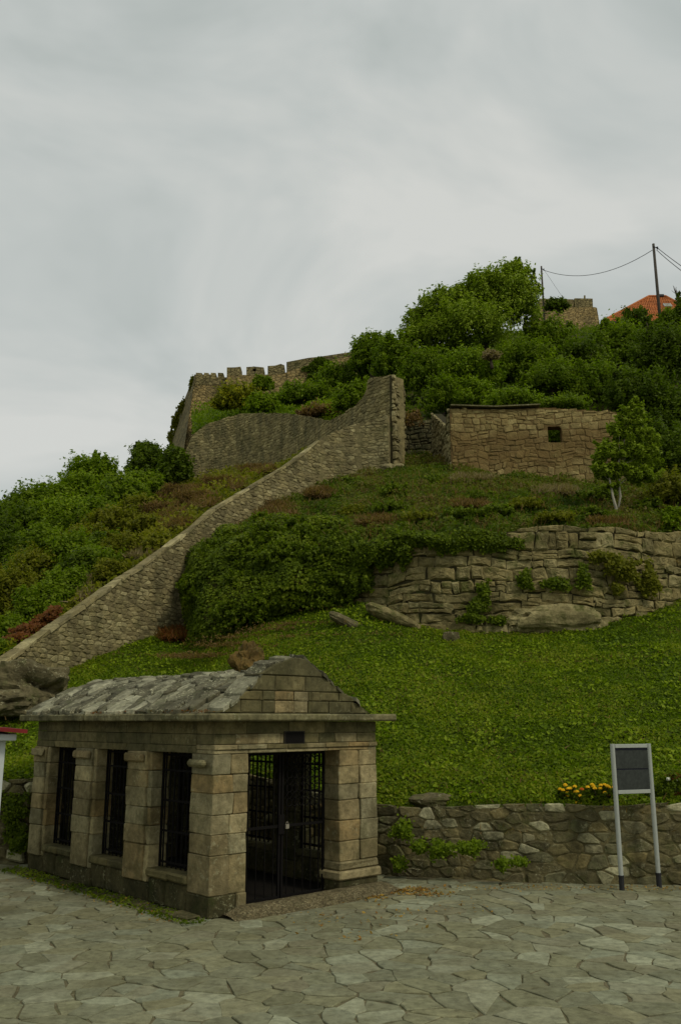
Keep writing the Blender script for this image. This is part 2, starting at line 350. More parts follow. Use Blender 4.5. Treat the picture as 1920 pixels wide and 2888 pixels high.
def poly_stone(out, F, d0, d1, bev, rough=.15, hi=0):
    """irregular stone: outline in wall coordinates, from depth d0 (back) to d1 (face)"""
    if hi: out = densify(out, hi, hi*.16)
    n = len(out); cs = sum(p[0] for p in out)/n; ch = sum(p[1] for p in out)/n
    ext = min(max(p[0] for p in out)-min(p[0] for p in out), max(p[1] for p in out)-min(p[1] for p in out))
    bev = min(bev, .16*ext); ext = max(ext, .12)
    k = max(.5, 1-2.2*bev/max(ext, .02)); q = R.uniform(0, 50)
    tx, ty = R.uniform(-.3, .3)*bev/ext, R.uniform(-.3, .3)*bev/ext
    nf = lambda s_, h_: rough*bev*(nz(s_, h_, q, 2.2)+.6*nz(s_, h_, q, 6)+.3*R.uniform(-1, 1))+tx*(s_-cs)+ty*(h_-ch)
    vs = [F(s, h, d0) for s, h in out]+[F(s, h, d1-bev*R.uniform(.7, 1.2)) for s, h in out]
    rings = [k] if not hi else [k, k*.68, k*.34]
    for kk in rings: vs += [F(cs+(s-cs)*kk, ch+(h-ch)*kk, d1+nf(cs+(s-cs)*kk, ch+(h-ch)*kk)) for s, h in out]
    vs.append(F(cs, ch, d1+nf(cs, ch)))
    fs = []; m_ = len(rings)+1
    for i in range(n):
        j = (i+1) % n
        for r_ in range(m_): fs.append((r_*n+i, r_*n+j, (r_+1)*n+j, (r_+1)*n+i))
        fs.append((m_*n+i, m_*n+j, (m_+1)*n))
    return vs, fs
def octo(s0, s1, h0, h1, c=.2, gap=.01):
    s0 += gap; s1 -= gap; h0 += gap; h1 -= gap
    m = min(s1-s0, h1-h0)
    a = [m*c*R.uniform(.3, 1.2) for _ in range(8)]
    return [(s0+a[0], h0), (s1-a[1], h0), (s1, h0+a[2]), (s1, h1-a[3]), (s1-a[4], h1), (s0+a[5], h1), (s0, h1-a[6]), (s0, h0+a[7])]
class Path:
    def __init__(s, pts, zb, zt):
        s.p = [Vector((q[0], q[1])) for q in pts]; s.c = [0]
        for a, b in zip(s.p, s.p[1:]): s.c.append(s.c[-1]+(b-a).length)
        s.L = s.c[-1]; s.zb = zb; s.zt = zt
    def at(s, t):
        t = min(max(t, 0), s.L-1e-6); i = int(np.searchsorted(s.c, t, side='right')-1); i = min(i, len(s.p)-2)
        f = (t-s.c[i])/(s.c[i+1]-s.c[i]); p = s.p[i].lerp(s.p[i+1], f)
        def tan(j): 
            a = s.p[max(j-1, 0)]; b = s.p[min(j+1, len(s.p)-1)]; return (b-a).normalized()
        d = tan(i).lerp(tan(i+1), f).normalized()
        return p, Vector((d.y, -d.x))           # position, outward (towards the viewer for left-to-right paths)
    def bot(s, t): return float(np.interp(t, s.c, s.zb))
    def top(s, t): return float(np.interp(t, s.c, s.zt))
def stone_wall(name, label, cat, path, th, ch, cw, mat, mmat, depth=.05, warp=.05, gap=.012, cap=300, batter=0,
               holes=(), chf=.2, part='stone', split=.15, warp_sc=1.5, bury=.25, group=None, toprag=0.0, seed=1, dens=0, rough=.5, rubble=0):
    rr = random.Random(seed)
    zref = min(path.zb)
    def F(s, h, d):
        p, n = path.at(s); q = p+n*(d-batter*(h-zref)); return Vector((q.x, q.y, h))
    mid = path.at(path.L/2)[0]
    root = empty(name, (mid.x, mid.y, path.bot(path.L/2)), label, cat, group)
    # core
    n = max(8, int(path.L/.35)); vs = []; fs = []
    inhole = lambda s, h: any(a < s < b and c < h < d for a, b, c, d in holes)
    if holes:
        # core as wall strips around the hole (columns split at hole edges)
        xs = sorted(set([0, path.L]+[v for hh in holes for v in hh[:2]]+[path.L*i/n for i in range(n)]))
        m = MB()
        for a, b in zip(xs, xs[1:]):
            segs = [(path.bot(a)-bury, path.top(a))]
            for hh in holes:
                if hh[0] <= (a+b)/2 <= hh[1]: segs = [(segs[0][0], hh[2]), (hh[3], segs[0][1])]
            for lo, hi in segs:
                c = [F(a, lo, 0), F(b, lo, 0), F(b, hi, 0), F(a, hi, 0), F(a, lo, -th), F(b, lo, -th), F(b, hi, -th), F(a, hi, -th)]
                m.add(c, [(0, 1, 2, 3), (5, 4, 7, 6), (3, 2, 6, 7), (1, 0, 4, 5), (0, 3, 7, 4), (2, 1, 5, 6)])
        m.build('wall_core', mmat, root)
    else:
        for i in range(n+1):
            s = path.L*i/n; zb = path.bot(s)-bury; zt = path.top(s)-.03
            hs = [zb+(zt-zb)*k/4 for k in range(5)]
            for h in hs: vs.append(F(s, h, 0))
            vs.append(F(s, zt, -th)); vs.append(F(s, zb, -th))
        for i in range(n):
            for k in range(6): fs.append((i*7+k, (i+1)*7+k, (i+1)*7+k+1, i*7+k+1))
        fs.append(tuple(range(7))); fs.append(tuple(n*7+k for k in range(6, -1, -1)))
        mk('wall_core', vs, fs, mmat, root)
    # stones
    stones = []
    h = min(path.zb)-bury; hmax = max(path.zt)
    if rubble:
        dx, dy = sum(cw)/2, sum(ch)/2; nx_, ny_ = int(path.L/dx)+2, int((hmax-h)/dy)+3; P = {}
        for i in range(-1, nx_+1):
            for j in range(-1, ny_+1):
                if rr.random() < .13: continue
                P[(i, j)] = ((i+.5*(j % 2)+rr.uniform(-.5, .5)*rubble)*dx, h+(j+rr.uniform(-.27, .27)*rubble)*dy+.05*nz(i*dx, j*dy, seed, .6))
        asp = (dx/dy)*1.25
        for (i, j), p in P.items():
            if not (-.3 < p[0] < path.L+.3) or p[1] < path.bot(p[0])-dy or p[1] > path.top(p[0])+dy: continue
            poly = [(p[0]-dx*1.5, p[1]-dy*1.5), (p[0]+dx*1.5, p[1]-dy*1.5), (p[0]+dx*1.5, p[1]+dy*1.5), (p[0]-dx*1.5, p[1]+dy*1.5)]
            for di in (-2, -1, 0, 1, 2):
                for dj in (-2, -1, 0, 1, 2):
                    q = P.get((i+di, j+dj))
                    if q is None or (di == 0 and dj == 0): continue
                    mx, my = (p[0]+q[0])/2, (p[1]+q[1])/2; ax_, ay_ = q[0]-p[0], (q[1]-p[1])*asp*asp; new = []
                    for k in range(len(poly)):
                        a, b = poly[k], poly[(k+1) % len(poly)]
                        da = (a[0]-mx)*ax_+(a[1]-my)*ay_; db = (b[0]-mx)*ax_+(b[1]-my)*ay_
                        if da <= 0: new.append(a)
                        if da*db < 0: f = da/(da-db); new.append((a[0]+(b[0]-a[0])*f, a[1]+(b[1]-a[1])*f))
                    poly = new
                    if len(poly) < 3: break
                if len(poly) < 3: break
            if len(poly) < 3: continue
            cx_ = sum(v[0] for v in poly)/len(poly); cy_ = sum(v[1] for v in poly)/len(poly); g_ = 1-gap/min(dx, dy)*rr.uniform(1.0, 2.6); o2 = []
            for k in range(len(poly)):
                a, b = poly[k], poly[(k+1) % len(poly)]; l_ = math.hypot(a[0]-b[0], a[1]-b[1])
                if l_ < .02: continue
                for q in ((a, .16), (b, .84)) if l_ > .08 else ((a, .5),):
                    f = q[1]; v = (a[0]+(b[0]-a[0])*f, a[1]+(b[1]-a[1])*f)
                    x2 = min(max(cx_+(v[0]-cx_)*g_+rr.uniform(-.1, .1)*warp, 0), path.L); y2 = cy_+(v[1]-cy_)*g_+rr.uniform(-.1, .1)*warp
                    y2 = max(min(y2, path.top(x2)+.01+toprag*nz(x2, 3.3, seed, 1.6)), path.bot(x2)-.15); o2.append((x2, y2))
            if len(o2) < 4: continue
            if max(v[1] for v in o2)-min(v[1] for v in o2) < .3*ch[0] or max(v[0] for v in o2)-min(v[0] for v in o2) < .06: continue
            p0 = F(min(max(cx_, 0), path.L), cy_, 0); stones.append((dx*dy*rr.uniform(.9, 1.1)/p0.y**2, o2))
        h = hmax+1
    while h < hmax:
        hh = rr.uniform(*ch); s = -rr.uniform(0, cw[1])
        while s < path.L:
            w = rr.uniform(*cw)*(1.0 if rr.random() > .12 else .5)
            cells = [(s, s+w, h, h+hh)]
            q = rr.random()
            if q < split: f = rr.uniform(.35, .65); cells = [(s, s+w, h, h+hh*f), (s, s+w, h+hh*f, h+hh)]
            for a, b, c, d in cells:
                a2, b2 = max(a, 0), min(b, path.L)
                if b2-a2 < .35*cw[0]: continue
                sm = (a2+b2)/2; zb = path.bot(sm)-.12; zt = path.top(sm)
                if d < zb or c > zt-.03 or inhole(sm, (c+d)/2): continue
                o = octo(a2, b2, c, d, chf, gap)
                o2 = []
                for (x, y) in o:
                    wx = nz(x, y, seed*3.1, warp_sc)*warp; wy = nz(x, y, seed*7.7+20, warp_sc)*warp*1.6
                    x2 = x+wx+rr.uniform(-.2, .2)*warp; y2 = y+wy+rr.uniform(-.2, .2)*warp
                    x2 = min(max(x2, 0), path.L)
                    for hl in holes:
                        if hl[2] < y2 < hl[3]:
                            if hl[0] < x2 < hl[1]: x2 = hl[0] if x2 < (hl[0]+hl[1])/2 else hl[1]
                    rg = toprag*nz(x2, 3.3, seed, 1.6)
                    y2 = max(min(y2, path.top(x2)+.01+rg), path.bot(x2)-.15)
                    o2.append((x2, y2))
                hs = [p[1] for p in o2]
                if max(hs)-min(hs) < .3*ch[0] or max(p[0] for p in o2)-min(p[0] for p in o2) < .06: continue
                p0 = F(sm, (c+d)/2, 0)
                stones.append(((b-a)*(d-c)/p0.y**2 if -1 < p0.x < 999 or True else 0, o2))
            s += w
        h += hh
    stones.sort(key=lambda t: -t[0]); rest = MB()
    for i, (_, o) in enumerate(stones):
        dd = depth*rr.uniform(.45, 1.2); vs, fs = poly_stone(o, F, -.02, dd, min(depth*.8, .05), rough, dens)
        if i < cap: mk(part, vs, fs, mat, root)
        else: rest.add(vs, fs, rr.random())
    if rest.v: tag(rest.build('small_'+part+'s', mat, root), kind='stuff')
    return root, F
def loft(rows, nu, nv, amp=.05, seed=0, sc=.6, skirt=0):
    if skirt: rows = [[p-Vector((0, 0, skirt)) for p in rows[0]]]+list(rows)
    """rows: lists of equal length of Vectors -> (nv+1, nu+1, 3) array"""
    A = np.array([[tuple(p) for p in r] for r in rows]); m = A.shape[1]
    us = np.linspace(0, m-1, nu+1); vs_ = np.linspace(0, len(rows)-1, nv+1)
    B = np.empty((len(rows), nu+1, 3))
    for i in range(len(rows)):
        for k in range(3): B[i, :, k] = np.interp(us, np.arange(m), A[i, :, k])
    C = np.empty((nv+1, nu+1, 3))
    for k in range(3):
        for j in range(nu+1): C[:, j, k] = np.interp(vs_, np.arange(len(rows)), B[:, j, k])
    for i in range(nv+1):
        for j in range(nu+1):
            C[i, j, 2] += amp*(nz(C[i, j, 0], C[i, j, 1], seed, sc)+.4*nz(C[i, j, 0], C[i, j, 1], seed+9, sc*3))
    return C
def grid_obj(name, C, mat, **kw):
    nv, nu = C.shape[:2]
    f = [(i*nu+j, i*nu+j+1, (i+1)*nu+j+1, (i+1)*nu+j) for i in range(nv-1) for j in range(nu-1)]
    o = mk(name, C.reshape(-1, 3), f, mat, kw.get('parent'), True); return o
def samp(C, n, clip=None, dens=None):
    """random area-weighted points on a grid surface -> P, N"""
    a = C[1:, :-1]-C[:-1, :-1]; b = C[:-1, 1:]-C[:-1, :-1]
    cr_ = np.cross(b, a); ar = np.linalg.norm(cr_, axis=2)
    ctr = (C[1:, 1:]+C[:-1, :-1])/2
    w = ar.copy()
    if clip is not None: w = w*clip(ctr)
    w = w.ravel()/w.sum()
    k = rs.choice(len(w), n, p=w); i, j = np.divmod(k, ar.shape[1]); u = rs.rand(n, 1); v = rs.rand(n, 1)
    P = (C[i, j]*(1-u)*(1-v)+C[i, j+1]*u*(1-v)+C[i+1, j]*(1-u)*v+C[i+1, j+1]*u*v)
    Nn = cr_[i, j]/(ar[i, j][:, None]+1e-9); return P, Nn
def inview(ctr, m=150, ytop=9e9):
    x = ctr[..., 0]; y = ctr[..., 1]; z = ctr[..., 2]-EYE
    f = y*CO+z*SI; up = -y*SI+z*CO; px = CX+FPX*x/f
    near = 1/np.maximum(f, 1)**1.0
    return ((px > -m) & (px < 1920+m)).astype(float)*near + .004
def fbm(P, sc, seed):
    out = np.empty(len(P))
    for i, p in enumerate(P): out[i] = noise.noise(Vector((p[0]*sc+seed, p[1]*sc, p[2]*sc)))
    return out
def leaves(name, P, Nn, size, rnd, mat, parent=None, aspect=.55, fold=.25, wind=None):
    n = len(P); T = rs.randn(n, 3)
    if wind is not None: T = T*.7+np.array(wind)
    T -= Nn*(T*Nn).sum(1, keepdims=True); T /= np.linalg.norm(T, axis=1, keepdims=True)+1e-9
    B = np.cross(Nn, T); s = size[:, None] if hasattr(size, '__len__') else size
    V = np.empty((n, 4, 3)); dn = Nn*s*fold
    V[:, 0] = P-T*s*.5; V[:, 2] = P+T*s*.5-dn*.5; V[:, 1] = P+B*s*aspect*.5-dn; V[:, 3] = P-B*s*aspect*.5-dn*.3
    return quads(name, V, mat, parent, np.clip(rnd, 0, 1))
def unit(n):
    v = rs.randn(n, 3); return v/np.linalg.norm(v, axis=1, keepdims=True)
def crown_points(lobes, n, clumps=30, flat=1.0, outer=.5):
    """leaves gathered in sprays: spray centres spread through the crown, denser near its surface"""
    Ps = []; Ns = []; Rn = []; vol = np.array([l[3]*l[4]+l[3]*l[5] for l in lobes]); vol = vol/vol.sum()
    for l, f in zip(lobes, vol):
        k = max(10, int(clumps*4.2*f*len(lobes)**.5)); m = max(20, int(n*f)); c = np.array(l[:3]); r = np.array(l[3:6])
        d = unit(k); d[:, 2] = np.where(d[:, 2] < -.5, -d[:, 2], d[:, 2])
        rad = rs.uniform(outer, 1.0, (k, 1))**.7*(1+.16*rs.randn(k, 1)); cc = c+d*r*rad
        crd = rs.uniform(.10, .24, k)*r.mean(); cv = rs.rand(k)
        ki = rs.randint(0, k, m); dd = unit(m); rr_ = rs.rand(m, 1)**.45*1.25
        ax = d*.6+np.array([0, 0, .55])+rs.randn(k, 3)*.25; ax /= np.linalg.norm(ax, axis=1, keepdims=True)
        off = dd*rr_; off += ax[ki]*(off*ax[ki]).sum(1, keepdims=True)*1.1
        Ps.append(cc[ki]+off*crd[ki][:, None])
        o = (cc[ki]-c)/r
        nn = dd*.8+o*.5+np.array([0, 0, .6])+rs.randn(m, 3)*.6; Ns.append(nn/np.linalg.norm(nn, axis=1, keepdims=True))
        Rn.append(cv[ki]*.45+rs.rand(m)*.4+.15*np.clip(dd[:, 2], -1, 1))
    return np.vstack(Ps), np.vstack(Ns), np.concatenate(Rn)
def plant(name, label, cat, lobes, mat, n, leaf=.14, clumps=30, base=None, group=None, bark='bark', trunk=.08, wind=None, aspect=.5, part='foliage', stem='stem', outer=.5, limbs=6):
    """tree or shrub: thing > stem/trunk, foliage. lobes are (x,y,z,rx,ry,rz) in metres"""
    zmin = min(l[2]-l[5] for l in lobes); cx = sum(l[0] for l in lobes)/len(lobes); cy = sum(l[1] for l in lobes)/len(lobes)
    b = Vector(base) if base else Vector((cx, cy, zmin-.2))
    root = empty(name, b, label, cat, group)
    P, Nn, rn = crown_points(lobes, n, clumps, outer=outer)
    leaves(part, P, Nn, leaf*rs.uniform(.6, 1.35, len(P)), rn, mat, root, aspect, wind=wind)
    m = MB()
    bl = max(lobes, key=lambda l: l[3]*l[5]); top = Vector((bl[0], bl[1], bl[2]+.3*bl[5]))
    midp = b.lerp(top, .5)+Vector((R.uniform(-.1, .1), R.uniform(-.1, .1), 0))
    m.tube([b-Vector((0, 0, .2)), b.lerp(midp, .5), midp, top], [trunk*1.2, trunk, trunk*.75, trunk*.3], 6)
    for l in lobes:
        for k in range(max(2, limbs//len(lobes))):
            d = Vector((R.uniform(-1, 1), R.uniform(-1, 1), R.uniform(0, 1))).normalized()
            e_ = Vector((l[0]+d.x*l[3]*.8, l[1]+d.y*l[4]*.8, l[2]+d.z*l[5]*.8)); s_ = b.lerp(top, R.uniform(.3, .75))
            m.tube([s_, s_.lerp(e_, .5)+Vector((0, 0, .08)), e_], [trunk*.45, trunk*.3, trunk*.1], 5)
    m.build(stem, M[bark], root, True)
    return root
def px_lobe(px, py, rx, ry, Y, deep=1.0):
    p = W(px, py, Y); k = Y/FPX/0.96
    return (p.x, p.y, p.z, rx*k, rx*k*deep*.8, ry*k)
def boulder(name, label, c, r, mat, cat='rock', group=None, seed=0, flat=1.0, rot=0, sub=3, parent=None, yaw=0, amp=.35):
    import bmesh
    bm = bmesh.new(); bmesh.ops.create_icosphere(bm, subdivisions=sub, radius=1)
    for v in bm.verts:
        p = v.co.copy(); k = 1+amp*nz(p.x, p.y, p.z+seed, 1.1)+amp*.5*nz(p.x, p.y, p.z+seed+5, 2.7)+amp*.22*nz(p.x, p.y, p.z+seed, 6)
        q = p*k
        q = Vector([v_ if abs(v_) < .82 else math.copysign(.82+(abs(v_)-.82)*.55, v_) for v_ in q]) if flat == 1.0 else q
        q = Vector((q.x*r[0], q.y*r[1], q.z*r[2]))
        cr1, sr1 = math.cos(rot), math.sin(rot); q = Vector((q.x*cr1-q.z*sr1, q.y, q.x*sr1+q.z*cr1))
        cr1, sr1 = math.cos(yaw), math.sin(yaw); q = Vector((q.x*cr1-q.y*sr1, q.x*sr1+q.y*cr1, q.z))
        v.co = q+Vector(c)
    vs = [v.co.copy() for v in bm.verts]; fs = [[v.index for v in f.verts] for f in bm.faces]; bm.free()
    o = mk(name, vs, fs, mat, parent)
    return tag(o, label, cat, group)
# ================================================================== SETTING
# ---- far ground
g = mk('ground', [(-900, -60, -.35), (900, -60, -.35), (900, 1500, -.35), (-900, 1500, -.35)], [(0, 1, 2, 3)], M['earth']); tag(g, kind='structure')
# ---- lawn slope
row0 = [(-10.4, 16.3, .9), (-8, 16.35, 1.2), (-5.4, 16.35, 1.36), (-3.1, 18.4, 1.58), (-2.2, 18.0, 1.5), (-.8, 16.55, 1.22), (.75, 15.1, 1.02),
        (1.9, 14.85, 1.05), (3.5, 14.45, 1.1), (5.5, 14.3, 1.13), (7.5, 14.3, 1.2), (14, 14.5, 1.3)]
row2 = [(-10.3, 16.9, 1.0), W(0, 1990, 21.3), W(320, 1840, 25.3), W(540, 1765, 28.3), W(700, 1725, 26.2), W(850, 1695, 25.6), W(1010, 1692, 24.7),
        W(1250, 1780, 23.5), W(1560, 1777, 23.5), W(1800, 1732, 24.2), W(1920, 1698, 25), W(2400, 1620, 27.2)]
row0 = [Vector(p) for p in row0]; row2 = [Vector(p) for p in row2]
def lerp_row(a, b, t, bulge=0): return [x.lerp(y, t)+Vector((0, 0, bulge)) for x, y in zip(a, b)]
LAWN = loft([row0, lerp_row(row0, row2, .3, .06), lerp_row(row0, row2, .6, .02), row2, lerp_row(row0, row2, 1.08)], 160, 70, .11, 3, .9)
LAWN = np.concatenate([LAWN[:1]-np.array([0, 0, .5]), LAWN])
tag(grid_obj('lawn_slope', LAWN, M['lawn']), kind='structure')
# ---- terrace
tf = [W(545, 1590, 28.2), W(700, 1525, 27.4), W(850, 1495, 26.8), W(1010, 1530, 25.2), W(1150, 1524, 24.5), W(1300, 1512, 24.1), W(1480, 1500, 24.0), W(1700, 1499, 24.2), W(1920, 1513, 25.2), W(2400, 1500, 27)]
tm = [W(585, 1550, 28.9), W(700, 1490, 29), W(850, 1440, 29.5), W(990, 1400, 30), W(1130, 1350, 31), W(1277, 1327, 31.9), W(1413, 1343, 31.9), W(1665, 1370, 31.4), W(1920, 1350, 31.5), W(2400, 1320, 32)]
te = [W(620, 1515, 29.6), W(746, 1453, 31.6), W(884, 1378, 33.7), W(1032, 1336, 34.6), W(1130, 1294, 36.5), W(1230, 1292, 37.8), W(1400, 1290, 37.8), W(1665, 1300, 37.8), W(1920, 1290, 37.8), W(2400, 1270, 38)]
TERR = loft([tf, tm, te], 130, 61, .22, 8, 1.1)
TERR = np.concatenate([TERR[:1]-np.array([0, 0, 1.2]), TERR])
tag(grid_obj('terrace_slope', TERR, M['terr']), kind='structure')
# ---- left hillside beyond the climbing wall
h0 = [W(-600, 2230, 16), W(0, 1905, 21.5), W(201, 1760, 24.2), W(402, 1618, 26.9), W(603, 1463, 29.6), W(792, 1350, 32.2), W(890, 1280, 34)]
h1 = [W(-700, 1900, 32), W(-50, 1700, 34), W(130, 1600, 36), W(330, 1500, 38), W(560, 1400, 38.5), W(730, 1345, 38.5), W(850, 1300, 37)]
h2 = [W(-700, 1640, 48), W(-100, 1520, 50), W(100, 1450, 50), W(300, 1400, 49), W(507, 1366, 47), W(680, 1338, 45), W(798, 1310, 42)]
h3 = [W(-700, 1650, 64), W(-100, 1530, 64), W(100, 1460, 64), W(300, 1390, 64), W(500, 1340, 64), W(650, 1300, 62), W(780, 1280, 60)]
HILL = loft([h0, h1, h2, h3], 90, 60, .35, 4, .4)
tag(grid_obj('hillside', HILL, M['hill']), kind='structure')
# ---- shelf behind the rampart, and the upper hill on the right
s0 = [W(545, 1235, 48.5), W(665, 1185, 47), W(808, 1180, 44), W(930, 1200, 40.5), W(1012, 1160, 38.5), W(1100, 1125, 38)]
s1 = [W(540, 1170, 64), W(665, 1150, 64), W(808, 1130, 64), W(930, 1105, 64), W(1040, 1080, 64), W(1200, 1040, 62)]
SHELF = loft([s0, s1], 50, 40, .3, 6, .4)
SHELF = np.concatenate([SHELF[:1]-np.array([0, 0, 2.0]), SHELF])
tag(grid_obj('fortress_slope', SHELF, M['hill']), kind='structure')
u0 = [W(1050, 1250, 38.3), W(1135, 1190, 38.3), W(1300, 1172, 38.3), W(1600, 1168, 38.3), W(1920, 1163, 38.3), W(2500, 1160, 38.3)]
u1 = [W(980, 1120, 50), W(1135, 1085, 50), W(1400, 1045, 50), W(1650, 1030, 50), W(1920, 1020, 50), W(2500, 1010, 50)]
u2 = [W(960, 1070, 66), W(1135, 1020, 66), W(1400, 960, 66), W(1650, 945, 66), W(1920, 935, 66), W(2500, 930, 66)]
u3 = [W(960, 1060, 95), W(1135, 1010, 95), W(1400, 950, 95), W(1650, 945, 95), W(1920, 935, 95), W(2500, 930, 95)]
UPPER = loft([u0, u1, u2, u3], 70, 50, .4, 2, .3)
UPPER = np.concatenate([UPPER[:1]-np.array([0, .3, 4.0]), UPPER])
tag(grid_obj('upper_hill', UPPER, M['hill']), kind='structure')
# ================================================================== CHAPEL
C0 = Vector((-1.62, 11.77, 0)); A_ = Vector((-.683, .730, 0)); A_.normalize(); B_ = Vector((A_.y, -A_.x, 0))
LEN, WID, TH = 5.15, 2.95, .30
def K(s, t, z): return C0+A_*s+B_*t+Vector((0, 0, z))
chapel = empty('stone_chapel', K(LEN/2, WID/2, 0), 'small gabled stone chapel of pale ashlar with barred side openings and lichened stone roof', 'chapel')
def kblock(s0, s1, t0, t1, z0, z1, mat='ashlar', name='stone_block', bev=.013, gap=.0015, jit=.012, parent=None):
    vs, fs = chbox((s0+gap, t0+gap, z0+gap), (s1-gap, t1-gap, z1-gap), bev*R.uniform(.7, 1.3))
    # face cuts uneven: whole corners drift a few millimetres
    cs = {}
    w = []
    for v in vs:
        k = (round((v.x-s0)/(s1-s0)), round((v.y-t0)/(t1-t0)), round((v.z-z0)/(z1-z0)))
        if k not in cs: cs[k] = Vector((R.uniform(-jit, jit), R.uniform(-jit, jit), R.uniform(-.4, .4)*jit))
        w.append(K(*(v+cs[k])))
    fs = [f[::-1] for f in fs]
    return mk(name, w, fs, M[mat], parent or chapel)
zc = [.26, .73, .98, 1.22, 1.48, 1.71, 1.97]
def jz(zs, a=.025): return [zs[0]]+[z+R.uniform(-a, a) for z in zs[1:-1]]+[zs[-1]]
# near corner pier (front, left)
for i in range(len(zc)-1):
    f = .30+R.uniform(-.04, .04)
    kblock(0, .51, 0, f, zc[i], zc[i+1]); kblock(0, .40, f, .565, zc[i], zc[i+1])
kblock(-.012, .52, -.012, .40, 0, .26, 'plinth_and_shade', bev=.02); kblock(-.02, .40, .40, .575, 0, .26, 'ashlar', bev=.02)
# right front pier, with moulded base
zr = [.22, .50, .73, 1.0, 1.25, 1.52, 1.75, 1.95]
zr = [.45, .72, 1.0, 1.28, 1.5, 1.75, 1.97]
for i in range(len(zr)-1):
    f = 2.6+R.uniform(-.015, .015)
    kblock(0, .40, 2.2, f, zr[i], zr[i+1]); kblock(-.02, .51, f, WID, zr[i], zr[i+1])
kblock(-.06, .40, 2.17, WID+.04, .20, .33, bev=.03); kblock(-.03, .40, 2.19, WID+.02, .33, .45, bev=.025)
kblock(-.01, .40, 2.2, WID, 0, .20, 'plinth_and_shade')
# side piers, both sides
piers = [(1.47, 2.09), (3.05, 3.68), (4.65, 5.15)]
for side in (0, 1):
    T0, T1 = (0, TH) if side == 0 else (WID-TH, WID)
    out = -1 if side == 0 else 1
    for (a, b) in piers + ([(0, .51)] if side else []):
        if side and a == 0: a = .51-.0; continue
        for i, (z0, z1) in enumerate(zip(jz(zc), jz(zc)[1:])):
            f = a+(b-a)*R.uniform(.45, .62)
            z0, z1 = zc[i], zc[i+1]
            p0 = T0-(.035 if side == 0 else 0); p1 = T1+(.035 if side else 0)
            mm_ = 'plinth_and_shade' if side else 'ashlar'  # right-hand piers coloured dark to imitate the unlit interior
            if side == 0: f = a+.10+R.uniform(-.01, .01)
            kblock(a, f, T0, T1, z0, z1, mm_); kblock(f, b, p0, p1, z0, z1, mm_)
        kblock(a-.02, b+.02, T0, T1, 0, .26, 'plinth_and_shade', bev=.02)
        # capital
        f = a+(b-a)*.5
        if side == 0:
            kblock(a+.12, b+.03, T0-.085, T0-.037, 1.82, 1.94, name='capital', bev=.02)
        # sills and low walls under the openings
    for (a, b) in ((.51, 1.47), (2.09, 3.05), (3.68, 4.65)):
        kblock(a, (a+b)/2+.05, T0, T1, 0, .34, 'plinth_and_shade', bev=.03, jit=.02); kblock((a+b)/2+.05, b, T0, T1, 0, .34, 'plinth_and_shade', bev=.03, jit=.02)
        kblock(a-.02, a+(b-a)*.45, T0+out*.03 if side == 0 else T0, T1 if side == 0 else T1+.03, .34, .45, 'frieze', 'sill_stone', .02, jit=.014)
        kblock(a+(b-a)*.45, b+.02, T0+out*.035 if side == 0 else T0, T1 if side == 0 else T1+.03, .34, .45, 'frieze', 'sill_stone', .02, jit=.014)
# near left capital stub by the corner pier
kblock(.10, .49, -.10, -.004, 1.80, 1.90, 'cornice', 'capital', .03)
# rear wall, interior shade put into its dark stone colour
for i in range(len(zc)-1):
    for k in range(3): kblock(LEN-.5, LEN, .42+k*.70, .42+(k+1)*.70, zc[i], zc[i+1], 'plinth_and_shade')
for k in range(3): kblock(LEN-.5, LEN, .42+k*.70, .42+(k+1)*.70, 0, .26, 'plinth_and_shade')
# frieze above openings: left, right sides
for side in (0, 1):
    T0, T1 = (0, TH) if side == 0 else (WID-TH, WID)
    for z0, z1, w in ((1.97, 2.07, .55), (2.07, 2.22, .5), (2.22, 2.38, .6)):
        s = .40
        while s < LEN:
            e_ = min(LEN, s+w*R.uniform(.7, 1.3))
            if LEN-e_ < .2: e_ = LEN
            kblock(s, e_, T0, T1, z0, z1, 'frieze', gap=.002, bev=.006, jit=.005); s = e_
# front frieze with moulding
for z0, z1, w, pr in ((1.97, 2.02, .7, .0), (2.02, 2.085, .45, -.025), (2.085, 2.22, .36, 0), (2.22, 2.38, .62, -.004)):
    t = 0
    while t < WID:
        e_ = min(WID, t+w*R.uniform(.75, 1.25))
        if WID-e_ < .15: e_ = WID
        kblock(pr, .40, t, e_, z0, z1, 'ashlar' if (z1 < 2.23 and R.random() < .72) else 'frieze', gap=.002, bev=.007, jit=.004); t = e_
for z0, z1 in ((1.97, 2.38),):
    for k in range(3): kblock(LEN-.5, LEN, .42+k*.70, .42+(k+1)*.70, z0, z1, 'frieze')
# cornice slabs
ss = [-.24, .9, 2.0, 3.1, 4.25, LEN+.24]
for a, b in zip(ss, ss[1:]): kblock(a, b, -.24, WID+.22, 2.38, 2.485, 'cornice', 'cornice_slab', .018, .0015, .006)
